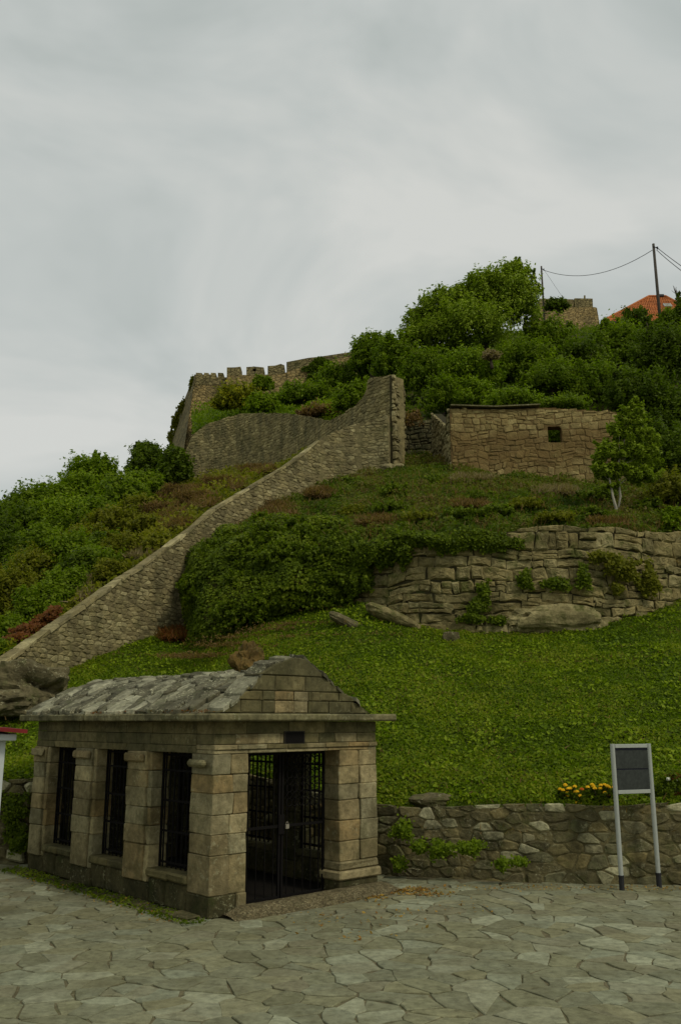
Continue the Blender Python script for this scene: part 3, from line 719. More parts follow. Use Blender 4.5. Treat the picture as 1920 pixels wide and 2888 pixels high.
# gable stones
gp = [(.06, 2.49), (.42, 2.70), (.88, 3.12), (1.32, 3.26), (1.52, 3.26), (1.78, 3.10), (2.17, 2.85), (2.45, 2.72), (2.82, 2.49)]
def gz(t): return float(np.interp(t, [p[0] for p in gp], [p[1] for p in gp]))
def gable_stone(t0, t1, z0, z1, mat='frieze', proud=0):
    zt0, zt1 = min(z1, gz(t0)), min(z1, gz(t1)); tm_ = (t0+t1)/2; ztm = min(z1, gz(tm_))
    if ztm-z0 < .03: return
    o = [(t0+.005, z0+.004), (t1-.005, z0+.004)]
    n_ = max(2, int((t1-t0)/.12))
    for k in range(n_+1):
        t = t1-.005-(t1-t0-.01)*k/n_; z = max(z0+.008, min(z1-.004, gz(t))); o.append((t, z))
    F = lambda t, z, d: K(.02-d, t, z)
    vs, fs = poly_stone(o, F, -.33, .012+proud, .012, .3)
    nn = len(o); fs.append(tuple(range(nn-1, -1, -1)))
    mk('gable_stone', vs, fs, M[mat], chapel)
for z0, z1, ts in ((2.49, 2.66, (.06, .42, .78, 1.0, 1.34, 1.60, 1.66, 2.0, 2.45, 2.82)), (2.66, 2.79, (.36, .78, 1.0, 1.34, 1.60, 1.66, 1.82, 2.2, 2.6)),
                   (2.79, 3.0, (.5, 1.0, 1.55, 2.3)), (3.0, 3.27, (.7, 1.95))):
    for a, b in zip(ts, ts[1:]): gable_stone(a, b, z0, z1, 'ashlar' if (z1 < 2.8 and 1 <= a < 1.6) else 'frieze', R.uniform(0, .012))
# roof body + slates
rp = [(-.12, 2.487), (-.06, 2.52), (.3, 2.71), (.8, 2.93), (1.2, 3.03), (1.47, 3.06), (1.75, 3.03), (2.15, 2.93), (2.65, 2.71), (3.0, 2.52), (3.06, 2.487)]
def rz(t): return float(np.interp(t, [p[0] for p in rp], [p[1] for p in rp]))
vs = []; fs = []; NS = 14
for k in range(NS+1):
    s = .36+(LEN+.1-.36)*k/NS
    vs += [K(s, t, z-.02 if 0 < i < len(rp)-1 else z) for i, (t, z) in enumerate(rp)]
nr = len(rp)
for k in range(NS):
    for i in range(nr): fs.append((k*nr+i, k*nr+(i+1) % nr, (k+1)*nr+(i+1) % nr, (k+1)*nr+i))
fs.append(tuple(range(nr))); fs.append(tuple(NS*nr+i for i in range(nr-1, -1, -1)))
roof = mk('roof', vs, fs, M['slate'], chapel)
def slate(s, t, ws, wt, zf, lift=.0, up=1):
    """one rough stone slab lying on the slope: ws along the building, wt up the slope"""
    n_ = 8; o = []
    for k in range(n_):
        a = 2*math.pi*k/n_+R.uniform(-.2, .2); rr_ = R.uniform(.86, 1.1)
        ca, sa = math.cos(a), math.sin(a)
        sq = 1/max(abs(ca), abs(sa))**.8
        o.append((s+ws*.5*ca*rr_*sq+(.35*wt*.5*sa*up), t+wt*.5*sa*rr_*sq))
    th_ = R.uniform(.012, .04); ti = R.uniform(.0, .05); tj = R.uniform(-.04, .0)
    def F(a, b, d):
        z = zf(b)+d+lift+ti*((a-s)/ws+.5)+tj*((b-t)/wt)
        return K(a, b, z)
    vs, fs = poly_stone(o, F, -.03, th_, .008, 1.0, .07)
    mk('slate', vs, [f[::-1] for f in fs], M['slate'], roof)
for side in (0, 1):
    t = -.08 if side == 0 else 1.62
    for row in range(6):
        tc_ = (0.02+row*.255) if side == 0 else (WID-.02-row*.255)
        s = .42
        while s < LEN+.1:
            w = R.uniform(.11, .3)
            slate(s+w/2, tc_+R.uniform(-.06, .06), w*R.uniform(.85, 1.15), R.uniform(.24, .42), rz, .004*row+R.uniform(0, .02), 1 if side == 0 else -1); s += w*(1 if side == 0 else 1.25)
for side in (0, 1):
    for k in range(8):
        t = (.2+k*.155) if side == 0 else (2.72-k*.155)
        slate(.20+R.uniform(-.02, .02), t, R.uniform(.34, .42), .24, gz, .0, 1)
# plaque
pq = MB(); pq.box((-.022, 1.15, 2.075), (.0, 1.52, 2.25), lambda v: K(*v), .004); pl = pq.build('plaque', M['bronze'], chapel)
pl['label'] = 'dark bronze plaque'
m = MB(); m.box((-.028, 1.17, 2.09), (-.0225, 1.50, 2.235), lambda v: K(*v), .002); m.build('plaque_panel', M['iron'], pl)
# interior floor and ceiling
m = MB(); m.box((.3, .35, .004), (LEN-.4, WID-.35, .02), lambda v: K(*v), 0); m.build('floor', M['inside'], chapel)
# interior facing stones on the right wall (seen dimly through the door)
# grilles
bar_me = None
def grille(a, b, tpos):
    gr = MB(); gr.box((a, tpos-.012, .45), (a+.03, tpos+.012, 1.97), lambda v: K(*v), 0); gr.box((b-.03, tpos-.012, .45), (b, tpos+.012, 1.97), lambda v: K(*v), 0)
    for z in (.52, .92, 1.32, 1.72, 1.93): gr.box((a+.031, tpos-.010, z-.014), (b-.031, tpos+.010, z+.014), lambda v: K(*v), 0)
    g_ = gr.build('window_grille', M['iron'], chapel)
    nb = 8; first = None
    for k in range(nb):
        s = a+.03+(b-a-.06)*(k+.5)/nb
        if first is None:
            t_ = MB(); t_.tube([K(s, tpos, .455), K(s, tpos, 1.965)], .0125, 6); first = t_.build('bar', M['iron'], g_); s_0 = s
        else:
            o = first.copy(); COL.objects.link(o); o.parent = g_; o.location = first.location+A_*(s-s_0)
for (a, b) in ((.515, 1.465), (2.095, 3.045), (3.685, 4.645)):
    grille(a, b, .18); grille(a, b, WID-.2)
# gate: two leaves of wrought iron
def ring(m, c, r, ax1, ax2, rad=.008, n=12):
    m.tube([c+ax1*r*math.cos(2*math.pi*k/n)+ax2*r*math.sin(2*math.pi*k/n) for k in range(n+1)], rad, 4)
ZU = Vector((0, 0, 1))
for li, (a, b) in enumerate(((.57, 1.375), (1.395, 2.2))):
    m = MB(); sg = .33
    for (x0, x1, z0, z1) in ((a, a+.035, .03, 1.96), (b-.035, b, .03, 1.96), (a+.036, b-.036, .03, .07), (a+.036, b-.036, 1.92, 1.96), (a+.036, b-.036, .95, .985)):
        m.box((sg-.015, x0, z0), (sg+.015, x1, z1), lambda v: K(*v), 0)
    lf = m.build('gate_leaf', M['iron'], chapel)
    for k in range(5):
        t = a+.035+(b-a-.07)*(k+.5)/5
        m = MB(); m.tube([K(sg, t, .07), K(sg, t, 1.92)], .008, 5); m.build('bar', M['iron'], lf)
    if li == 0: continue
    m = MB()
    for iz in range(1, 5):
        for k in range(6): ring(m, K(sg-.004, a+.035+(b-a-.07)*(k+1)/7, 1.08+iz*.19), .052, B_, ZU)
        for k in range(7): 
            t = a+.035+(b-a-.07)*(k+.5)/7
            m.tube([K(sg-.012, t-.045, 1.13+iz*.19), K(sg-.012, t+.045, 1.225+iz*.19)], .006, 4); m.tube([K(sg-.018, t+.045, 1.13+iz*.19), K(sg-.018, t-.045, 1.225+iz*.19)], .006, 4)
    m.build('ring_lattice', M['iron'], lf)
m = MB(); m.box((.295, 1.33, .86), (.31, 1.44, 1.12), lambda v: K(*v), .004); m.build('lock_plate', M['iron'], chapel)
pad = empty('padlock', K(.27, 1.46, .93), 'small pale padlock hanging from the dark iron gate', 'padlock')
m = MB(); m.box((.255, 1.43, .93), (.285, 1.49, .99), lambda v: K(*v), .006); m.build('lock_body', M['brass'], pad)
m = MB(); m.tube([K(.27, 1.46+.02*math.cos(x), .989+.034*math.sin(x)) for x in np.linspace(0, math.pi, 9)], .005, 5); m.build('shackle', M['brass'], pad)
# threshold kerb of pebbled concrete in front of the door
vs = []; fs = []; nk = 40; prof = [(.0, 0), (-.01, .09), (-.06, .125), (-.18, .13), (-.29, .10), (-.37, .04), (-.39, -.02)]
for i in range(nk+1):
    t = .18+(3.15-.18)*i/nk; e_ = min(1, i/3, (nk-i)/3)
    for (d, z) in prof: 
        q = K(-.005+d*(.75+.25*e_)*(1+.08*nz(t, d, 1, 4)), t, z*(.35+.65*e_)+.008*nz(t*6, d*20, 3, 1)); vs.append(q)
for i in range(nk):
    for k in range(len(prof)-1): fs.append((i*7+k, i*7+k+1, (i+1)*7+k+1, (i+1)*7+k))
mk('threshold', vs, fs, M['concrete'], chapel, True)
# narrow kerb stones along the left side
s = .1
while s < LEN+.2:
    w = R.uniform(.25, .5); kblock(s, s+w, -.26-R.uniform(0, .05), -.03, -.02, .035+R.uniform(-.01, .015), 'plinth_and_shade', 'kerb_stone', .012, .008, .02); s += w
# ================================================================== PLAZA
def vor_cells(x0, x1, y0, y1, sp, sd):
    rr = random.Random(sd); nx = int((x1-x0)/sp); ny = int((y1-y0)/sp)
    P = {}
    for i in range(-1, nx+2):
        for j in range(-1, ny+2):
            if rr.random() < .22: continue
            P[(i, j)] = (x0+(i+.5+rr.uniform(-.62, .62))*sp, y0+(j+.5+rr.uniform(-.62, .62))*sp)
    cells = []
    for i in range(nx+1):
        for j in range(ny+1):
            if (i, j) not in P: continue
            p = P[(i, j)]; poly = [(p[0]-sp*1.6, p[1]-sp*1.6), (p[0]+sp*1.6, p[1]-sp*1.6), (p[0]+sp*1.6, p[1]+sp*1.6), (p[0]-sp*1.6, p[1]+sp*1.6)]
            for di in range(-3, 4):
                for dj in range(-3, 4):
                    q = P.get((i+di, j+dj))
                    if q is None or (di == 0 and dj == 0): continue
                    mx, my = (p[0]+q[0])/2, (p[1]+q[1])/2; nx_, ny_ = q[0]-p[0], q[1]-p[1]; new = []
                    for k in range(len(poly)):
                        a, b = poly[k], poly[(k+1) % len(poly)]
                        da = (a[0]-mx)*nx_+(a[1]-my)*ny_; db = (b[0]-mx)*nx_+(b[1]-my)*ny_
                        if da <= 0: new.append(a)
                        if da*db < 0: f = da/(da-db); new.append((a[0]+(b[0]-a[0])*f, a[1]+(b[1]-a[1])*f))
                    poly = new
                    if len(poly) < 3: break
                if len(poly) < 3: break
            if len(poly) >= 3: cells.append((p, poly))
    return cells
plaza = mk('plaza', [(-14, -3, -.008), (14, -3, -.008), (14, 14.6, -.008), (1, 15.6, -.008), (-3.1, 19, -.008), (-14, 17, -.008)], [(0, 1, 2, 3, 4, 5)], M['flag_m'])
tag(plaza, kind='structure')
flags = []
def in_chapel(x, y, m_=.05):
    d = Vector((x, y, 0))-C0; s = d.dot(A_); t = d.dot(B_); return -m_ < s < LEN+m_ and -m_ < t < WID+m_
for p, poly in vor_cells(-7.5, 7.5, 6.8, 16.2, .285, 5):
    if in_chapel(*p) or (p[0] > .8 and p[1] > 14.3+.25*max(0, 2.5-p[0])) or p[1] > 16: continue
    w = []
    n_ = len(poly); cx_ = sum(q[0] for q in poly)/n_; cy_ = sum(q[1] for q in poly)/n_
    gapf = R.uniform(.93, .985)
    for k in range(n_):
        a, b = poly[k], poly[(k+1) % n_]
        L_ = math.hypot(a[0]-b[0], a[1]-b[1]); 
        if L_ < .03: continue
        w.append(a)
        if L_ > .15: f = R.uniform(.35, .65); w.append((a[0]+(b[0]-a[0])*f+R.uniform(-.02, .02), a[1]+(b[1]-a[1])*f+R.uniform(-.02, .02)))
    if len(w) < 4: continue
    o = []
    for (x, y) in w:
        x, y = cx_+(x-cx_)*gapf+R.uniform(-.016, .016), cy_+(y-cy_)*gapf+R.uniform(-.016, .016)
        sx = 1.25; o.append((x*1.0+.04*nz(x, y, 2, 2.5), y+.04*nz(x, y, 8, 2.5)))
    vis = 1/(cy_**2) if abs(cx_)/cy_ < .43 and cy_ > 7.6 else -cy_
    flags.append((vis, o))
flags.sort(key=lambda t: -t[0]); rest = MB()
for i, (_, o) in enumerate(flags):
    tx, ty, h_ = R.uniform(-.008, .008), R.uniform(-.008, .008), R.uniform(.000, .012)
    cx_, cy_ = o[0]
    F = lambda x, y, d: Vector((x, y, d+h_+tx*(x-cx_)+ty*(y-cy_)))
    vs, fs = poly_stone(o, F, -.03, .0, .006, .3)
    if i < 300: mk('flagstone', vs, fs, M['flag'], plaza)
    else: rest.add(vs, fs, R.random())
tag(rest.build('far_flagstones', M['flag'], plaza), kind='stuff')
# ================================================================== WALLS
def mkpath(pts): return Path([(p[0], p[1]) for p in pts], [p[2] for p in pts], [p[3] for p in pts])
rpth = mkpath([(-10.4, 16.2, 0, .95), (-8, 16.25, 0, 1.25), (-5.45, 16.15, 0, 1.38), (-3.2, 18.25, 0, 1.6)])
stone_wall('retaining_wall', 'dark mossy rubble wall left of the chapel behind the red roofed stall', 'wall', rpth, .35, (.16, .26), (.2, .45), M['rubble'], M['rubble_m'], .06, .07, .012, seed=3, toprag=.06, rubble=.8)
rpth = mkpath([(-2.3, 17.9, 0, 1.5), (-.8, 16.4, 0, 1.24), (.6, 15.1, 0, 1.03), (1.1, 14.9, 0, 1.04), (1.9, 14.72, 0, 1.07), (2.8, 14.42, 0, 1.1), (3.8, 14.2, 0, 1.13), (5.5, 14.12, 0, 1.16), (7.5, 14.15, 0, 1.22), (11, 14.3, 0, 1.28)])
stone_wall('retaining_wall', 'low mortared rubble wall of dark stones at the foot of the lawn, right of the chapel', 'wall', rpth, .35, (.12, .18), (.2, .34), M['rubble'], M['rubble_m'], .020, .07, .006, seed=4, toprag=.05, split=.25, rough=1.2, rubble=.9)
# big block wall under the terrace
def wp(px, pyb, pyt, Y):
    b = W(px, pyb, Y); t = W(px, pyt, Y); return (b.x, b.y, b.z, t.z)
bp_ = mkpath([wp(930, 1700, 1540, 25.4), wp(1010, 1700, 1525, 24.6), wp(1150, 1765, 1518, 23.8), wp(1250, 1788, 1512, 23.4), wp(1400, 1795, 1502, 23.3), wp(1490, 1792, 1492, 23.3), wp(1560, 1784, 1487, 23.4), wp(1700, 1766, 1490, 23.6),
              wp(1800, 1737, 1500, 24), wp(1920, 1702, 1506, 24.9), wp(2300, 1650, 1510, 26.5)])
BW, BF = stone_wall('terrace_wall', 'massive ancient wall of big rough limestone blocks between lawn and terrace', 'wall', bp_, .8, (.22, .46), (.26, .95), M['big'], M['dark_joint'], .08, .13, .008,
                    seed=12, split=.33, warp_sc=.8, chf=.10, bury=.3, toprag=.14, dens=.14, rough=.9)
# climbing wall
dp = []
for px, t, b in ((-420, 2130, 2240), (-200, 2000, 2110), (0, 1872, 1990), (126, 1780, 1925), (201, 1728, 1893), (321, 1642, 1842), (402, 1590, 1805), (494, 1521, 1785), (545, 1482, 1765), (603, 1435, 1560), (700, 1378, 1478), (792, 1323, 1440), (850, 1283, 1408), (905, 1236, 1380)):
    Y = 21+12.2*px/900; dp.append(wp(px, b, t, Y))
for px, t, b, Y in ((950, 1215, 1366, 33.5), (1012, 1194, 1348, 33.55), (1060, 1180, 1334, 33.35), (1096, 1168, 1320, 33.15)): dp.append(wp(px, b, t, Y))
dpth = mkpath(dp)
DW, DF = stone_wall('climbing_wall', 'long grey stone wall climbing diagonally up the hill to the rampart', 'wall', dpth, .28, (.10, .15), (.16, .36), M['diag'], M['diag_m'], .022, .06, .007, seed=6, split=.3, toprag=.05, warp_sc=.55, rubble=.8, rough=1.0)
t_ = .05
while t_ < dpth.L-3.2:
    w_ = R.uniform(.28, .62); q = []
    for (dz, dd) in ((-.05, .04), (-.05, -.31), (.03, .03), (.03, -.29)):
        for x_ in (t_+.012, t_+w_-.012): q.append(DF(x_, dpth.top(x_)+dz+R.uniform(-.018, .018), dd+R.uniform(-.03, .03)))
    mk('coping_stone', q, [(0, 1, 5, 4), (2, 6, 7, 3), (4, 5, 7, 6), (0, 2, 3, 1), (0, 4, 6, 2), (1, 3, 7, 5)], M['diag'], DW); t_ += w_
# rampart
cp = []
for px, t, b, Y in ((507, 1362, 1372, 46.6), (516, 1290, 1366, 46.5), (535, 1228, 1362, 46.3), (578, 1196, 1352, 46), (665, 1168, 1338, 45), (732, 1166, 1316, 43.6), (808, 1166, 1302, 41.8), (885, 1178, 1372, 39.3), (930, 1188, 1362, 37.6), (961, 1170, 1356, 36.4), (1012, 1140, 1343, 35.0), (1034, 1106, 1336, 34.5), (1041, 1069, 1334, 34.35), (1107, 1056, 1312, 33.4)):
    cp.append(wp(px, b, t, Y))
cpth = mkpath(cp)
CW, CF = stone_wall('rampart_wall', 'curved grey rampart of weathered masonry rising to a broken tower stump on the hill', 'wall', cpth, .7, (.11, .17), (.18, .40), M['curv'], M['curv_m'], .026, .05, .008, seed=9, split=.3, warp_sc=.5, rubble=.8, rough=1.0, bury=.4, toprag=.04)
# rough flank of the stump
e0 = W(1107, 1056, 33.4); 
fp = mkpath([wp(1107, 1312, 1057, 33.3), wp(1124, 1303, 1075, 33.9), wp(1136, 1293, 1092, 35.6)])
stone_wall('stump_flank_wall', 'rough broken end face of the stone stump beside the dark passage', 'wall', fp, .08, (.15, .28), (.2, .45), M['diag'], M['dark_joint'], .14, .12, .015, seed=15, split=.3)
# passage back wall, ruin side wall, ruin front
fp = mkpath([wp(1100, 1300, 1190, 37.6), wp(1240, 1300, 1185, 37.6)])
stone_wall('passage_wall', 'shadowed brown rubble wall at the back of the gap between stump and ruin', 'wall', fp, .5, (.18, .3), (.25, .5), M['plinth_and_shade'], M['dark_joint'], .07, .1, .015, seed=16)
fp = mkpath([wp(1222, 1296, 1165, 36.6), wp(1262, 1325, 1200, 33.2), wp(1273, 1330, 1150, 32.15)])
stone_wall('ruin_side_wall', 'crumbling side wall of the tan ruin facing the passage', 'wall', fp, .4, (.15, .28), (.2, .45), M['diag'], M['dark_joint'], .09, .1, .015, seed=17)
r0_, r1_ = Vector(wp(1273, 1330, 1151, 32)[:2]), Vector(wp(1780, 1395, 1168, 31.4)[:2])
RL = (r1_-r0_).length
def ruin_s(px): 
    # distance along the ruin front for a bearing
    best = min(range(401), key=lambda i: abs((CX+FPX*(r0_.lerp(r1_, i/400).x)/r0_.lerp(r1_, i/400).y*.955)-px)); return RL*best/400
hz0 = W(1560, 1250, 31.7).z; hz1 = W(1560, 1204, 31.7).z; hs0 = ruin_s(1545); hs1 = ruin_s(1584)
fp = mkpath([wp(1273, 1332, 1153, 32), wp(1413, 1348, 1156, 31.85), wp(1540, 1365, 1150, 31.7), wp(1665, 1378, 1158, 31.5), wp(1780, 1395, 1166, 31.4)])
RW, RF = stone_wall('ruined_house_wall', 'roofless tan and rust stained stone ruin with one small dark window', 'ruin', fp, .45, (.17, .3), (.2, .48), M['ruin'], M['ruin_m'], .03, .11, .005,
                    seed=21, split=.28, rough=1.0, holes=[(hs0, hs1, hz0, hz1)], bury=.35, toprag=.2)
m = MB()
pts = [RF(ruin_s(1270)+.0, 0, 0), RF(ruin_s(1400), 0, 0), RF(ruin_s(1527), 0, 0)]
for (sa, sb, za, zb_) in ((ruin_s(1273), ruin_s(1400), W(1273, 1147, 32).z, W(1400, 1152, 31.9).z), (ruin_s(1400), ruin_s(1527), W(1400, 1152, 31.9).z, W(1527, 1145, 31.7).z)):
    a, b = RF(sa, za, .16), RF(sb, zb_, .16); a2, b2 = RF(sa, za, -.5), RF(sb, zb_, -.5); d = Vector((0, 0, .045))
    m.add([a, b, b2, a2, a+d, b+d, b2+d, a2+d], [(0, 1, 5, 4), (2, 3, 7, 6), (4, 5, 6, 7), (3, 2, 1, 0), (0, 4, 7, 3), (1, 2, 6, 5)])
m.build('eave_slab', M['cornice'], RW)
# ================================================================== FORTRESS
fort = empty('fortress_wall', W(760, 1150, 64), 'battlemented fortress wall with merlons and loophole on the hilltop', 'fortress')
def prism(name, pts, Y, th, mat, parent, base_out=0.0):
    """front polygon given by bearings at distance Y, extruded straight back"""
    f = [W(px, py, Y) for px, py in pts]; zt = max(p.z for p in f)
    f = [p+Vector((0, -(zt-p.z)*base_out, 0)) for p in f]; bk = [Vector((p.x, Y+th, p.z)) for p in f]; n = len(f)
    fs = [tuple(range(n)), tuple(2*n-1-i for i in range(n))]+[(i, n+i, n+(i+1) % n, (i+1) % n) for i in range(n)]
    return mk(name, f+bk, fs, mat, parent)
# main body pieces
prism('wall_body', [(551, 1064), (517, 1300), (645, 1300), (640, 1064)], 65, 1.6, M['fort'], fort, .06)
prism('wall_body', [(640, 1058), (637, 1300), (810, 1300), (810, 1050), (745, 1057)], 64, 2.0, M['fort'], fort, .05)
prism('wall_body', [(810, 1050), (810, 1300), (1180, 1300), (1180, 975), (992, 1002), (900, 1021), (860, 1035)], 64.02, 2.0, M['fort'], fort, .05)
prism('parapet', [(808, 1021), (808, 1050), (860, 1036), (900, 1022), (992, 1003), (1180, 976), (1180, 965), (1050, 985), (992, 992), (940, 1000), (900, 1006), (870, 1009)], 63.95, 1.6, M['fortd'], fort)
# corner: receding left face
a0 = W(551, 1056, 65); a1 = W(515, 1300, 64.3); b0 = W(549, 1056, 78); b1 = W(462, 1345, 80)
mid0 = a0.lerp(a1, .33)+Vector((-.05, 0, 0)); 
mk('flank_face', [a0, a1, b1, W(484, 1231, 79), W(517, 1135, 78.5), b0, W(600, 1056, 78), W(600, 1300, 78)], [(0, 1, 2, 3, 4, 5), (5, 4, 3, 2, 7, 6)], M['fortd'], fort)
prism('merlon_band', [(551, 1052+12), (549, 1084), (641, 1086), (641, 1064)], 64.93, 1.0, M['fortd'], fort)
for (x0, x1) in ((553, 571), (576, 590), (595, 610), (615, 631)):
    prism('merlon', [(x0, 1051), (x0-.5, 1064.5), (x1+.5, 1064.5), (x1-1, 1052)], 64.96, .7, M['fortd'], fort)
prism('merlon', [(640, 1036), (640, 1058), (680, 1058), (679, 1034), (660, 1036)], 63.97, 1.1, M['fortd'], fort)
prism('merlon', [(695, 1035), (695, 1058), (713, 1058), (713, 1034)], 63.97, 1.1, M['fortd'], fort)
prism('merlon', [(713.3, 1047), (713.3, 1058), (722, 1058), (722, 1047)], 63.97, 1.1, M['fortd'], fort)
prism('merlon', [(722.3, 1034), (722.3, 1058), (745, 1057), (744, 1036)], 63.97, 1.1, M['fortd'], fort)
prism('merlon', [(713.3, 1033), (713.3, 1039), (722, 1039), (722, 1034)], 63.98, 1.1, M['fortd'], fort)
prism('merlon', [(755, 1032), (755, 1058), (802, 1052), (802, 1030), (792, 1026), (775, 1031)], 63.97, 1.1, M['fortd'], fort)
# keep on the right
keep = empty('hill_tower', W(1620, 950, 82), 'squat tower of grey masonry rising behind the trees near the poles', 'tower')
prism('tower_body', [(1520, 868), (1515, 960), (1694, 960), (1691, 930), (1682, 868), (1676, 866)], 82, 5, M['fort'], keep, .06)
for (x0, x1, yt) in ((1520, 1560, 842), (1564, 1616, 843), (1619, 1670, 841)):
    prism('parapet', [(x0, yt), (x0, 868), (x1+1, 868), (x1, yt+1)], 82.1, 4.5, M['fortd'], keep)
mk('finial', [W(1645, 842, 83), W(1650, 842, 83), W(1650, 833, 83), W(1645, 833, 83), W(1645, 842, 83.2), W(1650, 842, 83.2), W(1650, 833, 83.2), W(1645, 833, 83.2)], [(0, 1, 2, 3), (7, 6, 5, 4), (3, 2, 6, 7), (0, 3, 7, 4), (1, 5, 6, 2), (0, 4, 5, 1)], M['fortd'], keep)
# ================================================================== HOUSE
HY = 72; house = empty('house', W(1850, 950, HY+4), 'house with orange red tiled hip roof showing above the bushes', 'house')
eL = W(1700, 907, HY); eR = W(2004, 907, HY); eL.z = eR.z = (eL.z+eR.z)/2
rl = W(1828, 839, HY+4); rrr = W(1876, 839, HY+4); rl.z = rrr.z = (rl.z+rrr.z)/2
bL = eL+Vector((0, 8, 0)); bR = eR+Vector((0, 8, 0))
roof2 = mk('tiled_roof', [eL, eR, rrr, rl, bL, bR]+[p-Vector((0, 0, .12)) for p in (eL, eR, bR, bL)], [(0, 1, 2, 3), (1, 5, 2), (5, 4, 3, 2), (4, 0, 3), (0, 6, 7, 1), (1, 7, 8, 5), (5, 8, 9, 4), (4, 9, 6, 0), (6, 9, 8, 7)], M['tile'], house)
m = MB()
rows = 15
def tile_face(p0, p1, q1, q0, m):
    for r_ in range(rows):
        f0, f1 = r_/rows, (r_+1.25)/rows; f1 = min(f1, 1)
        a0_, a1_ = p0.lerp(q0, f0), p1.lerp(q1, f0); b0_, b1_ = p0.lerp(q0, f1), p1.lerp(q1, f1)
        n_ = max(1, int((a1_-a0_).length/.22)); nor = (p1-p0).cross(q0-p0).normalized()
        if nor.z < 0: nor = -nor
        for k in range(n_):
            x0 = a0_.lerp(a1_, k/n_); x1 = a0_.lerp(a1_, (k+.92)/n_); xm = a0_.lerp(a1_, (k+.46)/n_)
            y0 = b0_.lerp(b1_, k/n_); y1 = b0_.lerp(b1_, (k+.92)/n_); ym = b0_.lerp(b1_, (k+.46)/n_)
            lo = nor*.05; u_ = nor*.11; lo2 = nor*.01; u2_ = nor*.06
            m.add([x0+lo, xm+u_, x1+lo, y1+lo2, ym+u2_, y0+lo2, x0-nor*.01, x1-nor*.01], [(0, 1, 4, 5), (1, 2, 3, 4), (6, 7, 2, 1, 0)], R.random())
tile_face(eL, eR, rrr, rl, m); tile_face(bL, eL, rl, rl+Vector((0, .01, 0)), m)
tl = m.build('roof_tiles', M['tile'], roof2); tag(tl, kind='stuff')
m = MB(); m.tube([eL+Vector((0, 0, .1)), rl+Vector((0, 0, .12))], .12, 6); m.tube([rl+Vector((0, 0, .12)), rrr+Vector((0, 0, .12))], .12, 6); m.tube([eR+Vector((0, 0, .1)), rrr+Vector((0, 0, .12))], .12, 6); m.build('ridge_tiles', M['tile'], roof2)
m = MB(); q = W(1859, 838, HY+4); m.box((q.x-.35, q.y-.2, q.z), (q.x+.35, q.y+.2, q.z+.22), None, .02); m.build('chimney', M['dwall'], roof2)
sk0 = eL.lerp(rl, .62).lerp(eR.lerp(rrr, .62), .70); nrm = (eR-eL).cross(rl-eL).normalized(); ux = Vector((1, 0, 0)); uy = nrm.cross(ux)
if nrm.z < 0: nrm = -nrm
uy = nrm.cross(ux).normalized()
def sl(v): return sk0+ux*v[0]+uy*v[1]+nrm*v[2]
m = MB(); m.box((-.35, -.3, .05), (.35, .3, .18), sl, .02); sk = m.build('skylight', M['white'], roof2)
m = MB(); m.box((-.28, -.24, .185), (.28, .24, .20), sl, 0); m.build('pane', M['brass'], sk)
m = MB(); m.box((eL.x+.5, eL.y+.5, eL.z-6), (eR.x-.5, eL.y+7.5, eL.z-.12), None, 0); wl_ = m.build('wall', M['dwall'], house)
m = MB(); m.box((eL.x-.05, eL.y-.12, eL.z-.16), (eR.x+.05, eL.y-.002, eL.z-.02), None, .02); m.build('gutter', M['dwall'], house)
for k in range(3):
    m = MB(); x = eL.x+1.6+k*2.6; m.box((x, eL.y+.46, eL.z-1.9), (x+.9, eL.y+.5, eL.z-.8), None, .01); wdw = m.build('window', M['white'], house)
    m = MB(); m.box((x+.08, eL.y+.44, eL.z-1.82), (x+.82, eL.y+.457, eL.z-.88), None, 0); m.build('pane', M['signp'], wdw)
# ================================================================== POLES AND CABLES
def pole(px, pyt, pyb, Y, r, label):
    t = W(px, pyt, Y); b = W(px, pyb, Y); b.x = t.x
    root = empty('utility_pole', b, label, 'pole', 'wooden utility poles above the trees')
    m = MB(); m.tube([b-Vector((0, 0, 1)), b.lerp(t, .5), t], [r*1.15, r*1.05, r*.9], 8); m.build('post', M['wood'], root, True)
    m = MB(); m.tube([t+Vector((-r*.5, -r, -.25)), t+Vector((r*2.2, -r, -.45))], .03, 5); m.tube([t+Vector((r*2.2, -r, -.5)), t+Vector((r*2.2, -r, -.3))], .05, 6); m.build('insulator', M['wire'], root)
    return t
p1 = pole(1525.5, 751, 930, 78, .09, 'shorter wooden utility pole rising behind the big windswept tree')
p2 = pole(1841, 688, 960, 60, .11, 'taller wooden utility pole in front of the orange tiled roof')
def cable(pts, label, r=.024):
    m = MB(); m.tube(pts, r, 5); o = m.build('overhead_cable', M['wire']); tag(o, label, 'cable')
def sag(a, b, s, n=16): return [a.lerp(b, i/n)-Vector((0, 0, s*4*(i/n)*(1-i/n))) for i in range(n+1)]
cable(sag(p1+Vector((.2, 0, -.4)), p2+Vector((-.1, 0, -.5)), 1.25), 'single sagging black cable between the two utility poles')
far = W(2150, 880, 42)
cable(sag(p2+Vector((.2, 0, -.25)), far, .35), 'upper of two cables running down to the right from the taller pole')
cable(sag(p2+Vector((.2, 0, -.5)), far-Vector((0, 0, .25)), .5), 'lower of two cables running down to the right from the taller pole')
cable([p1+Vector((.2, 0, -.3)), W(1600, 860, 79)], 'thin guy wire slanting down from the shorter pole', .012)
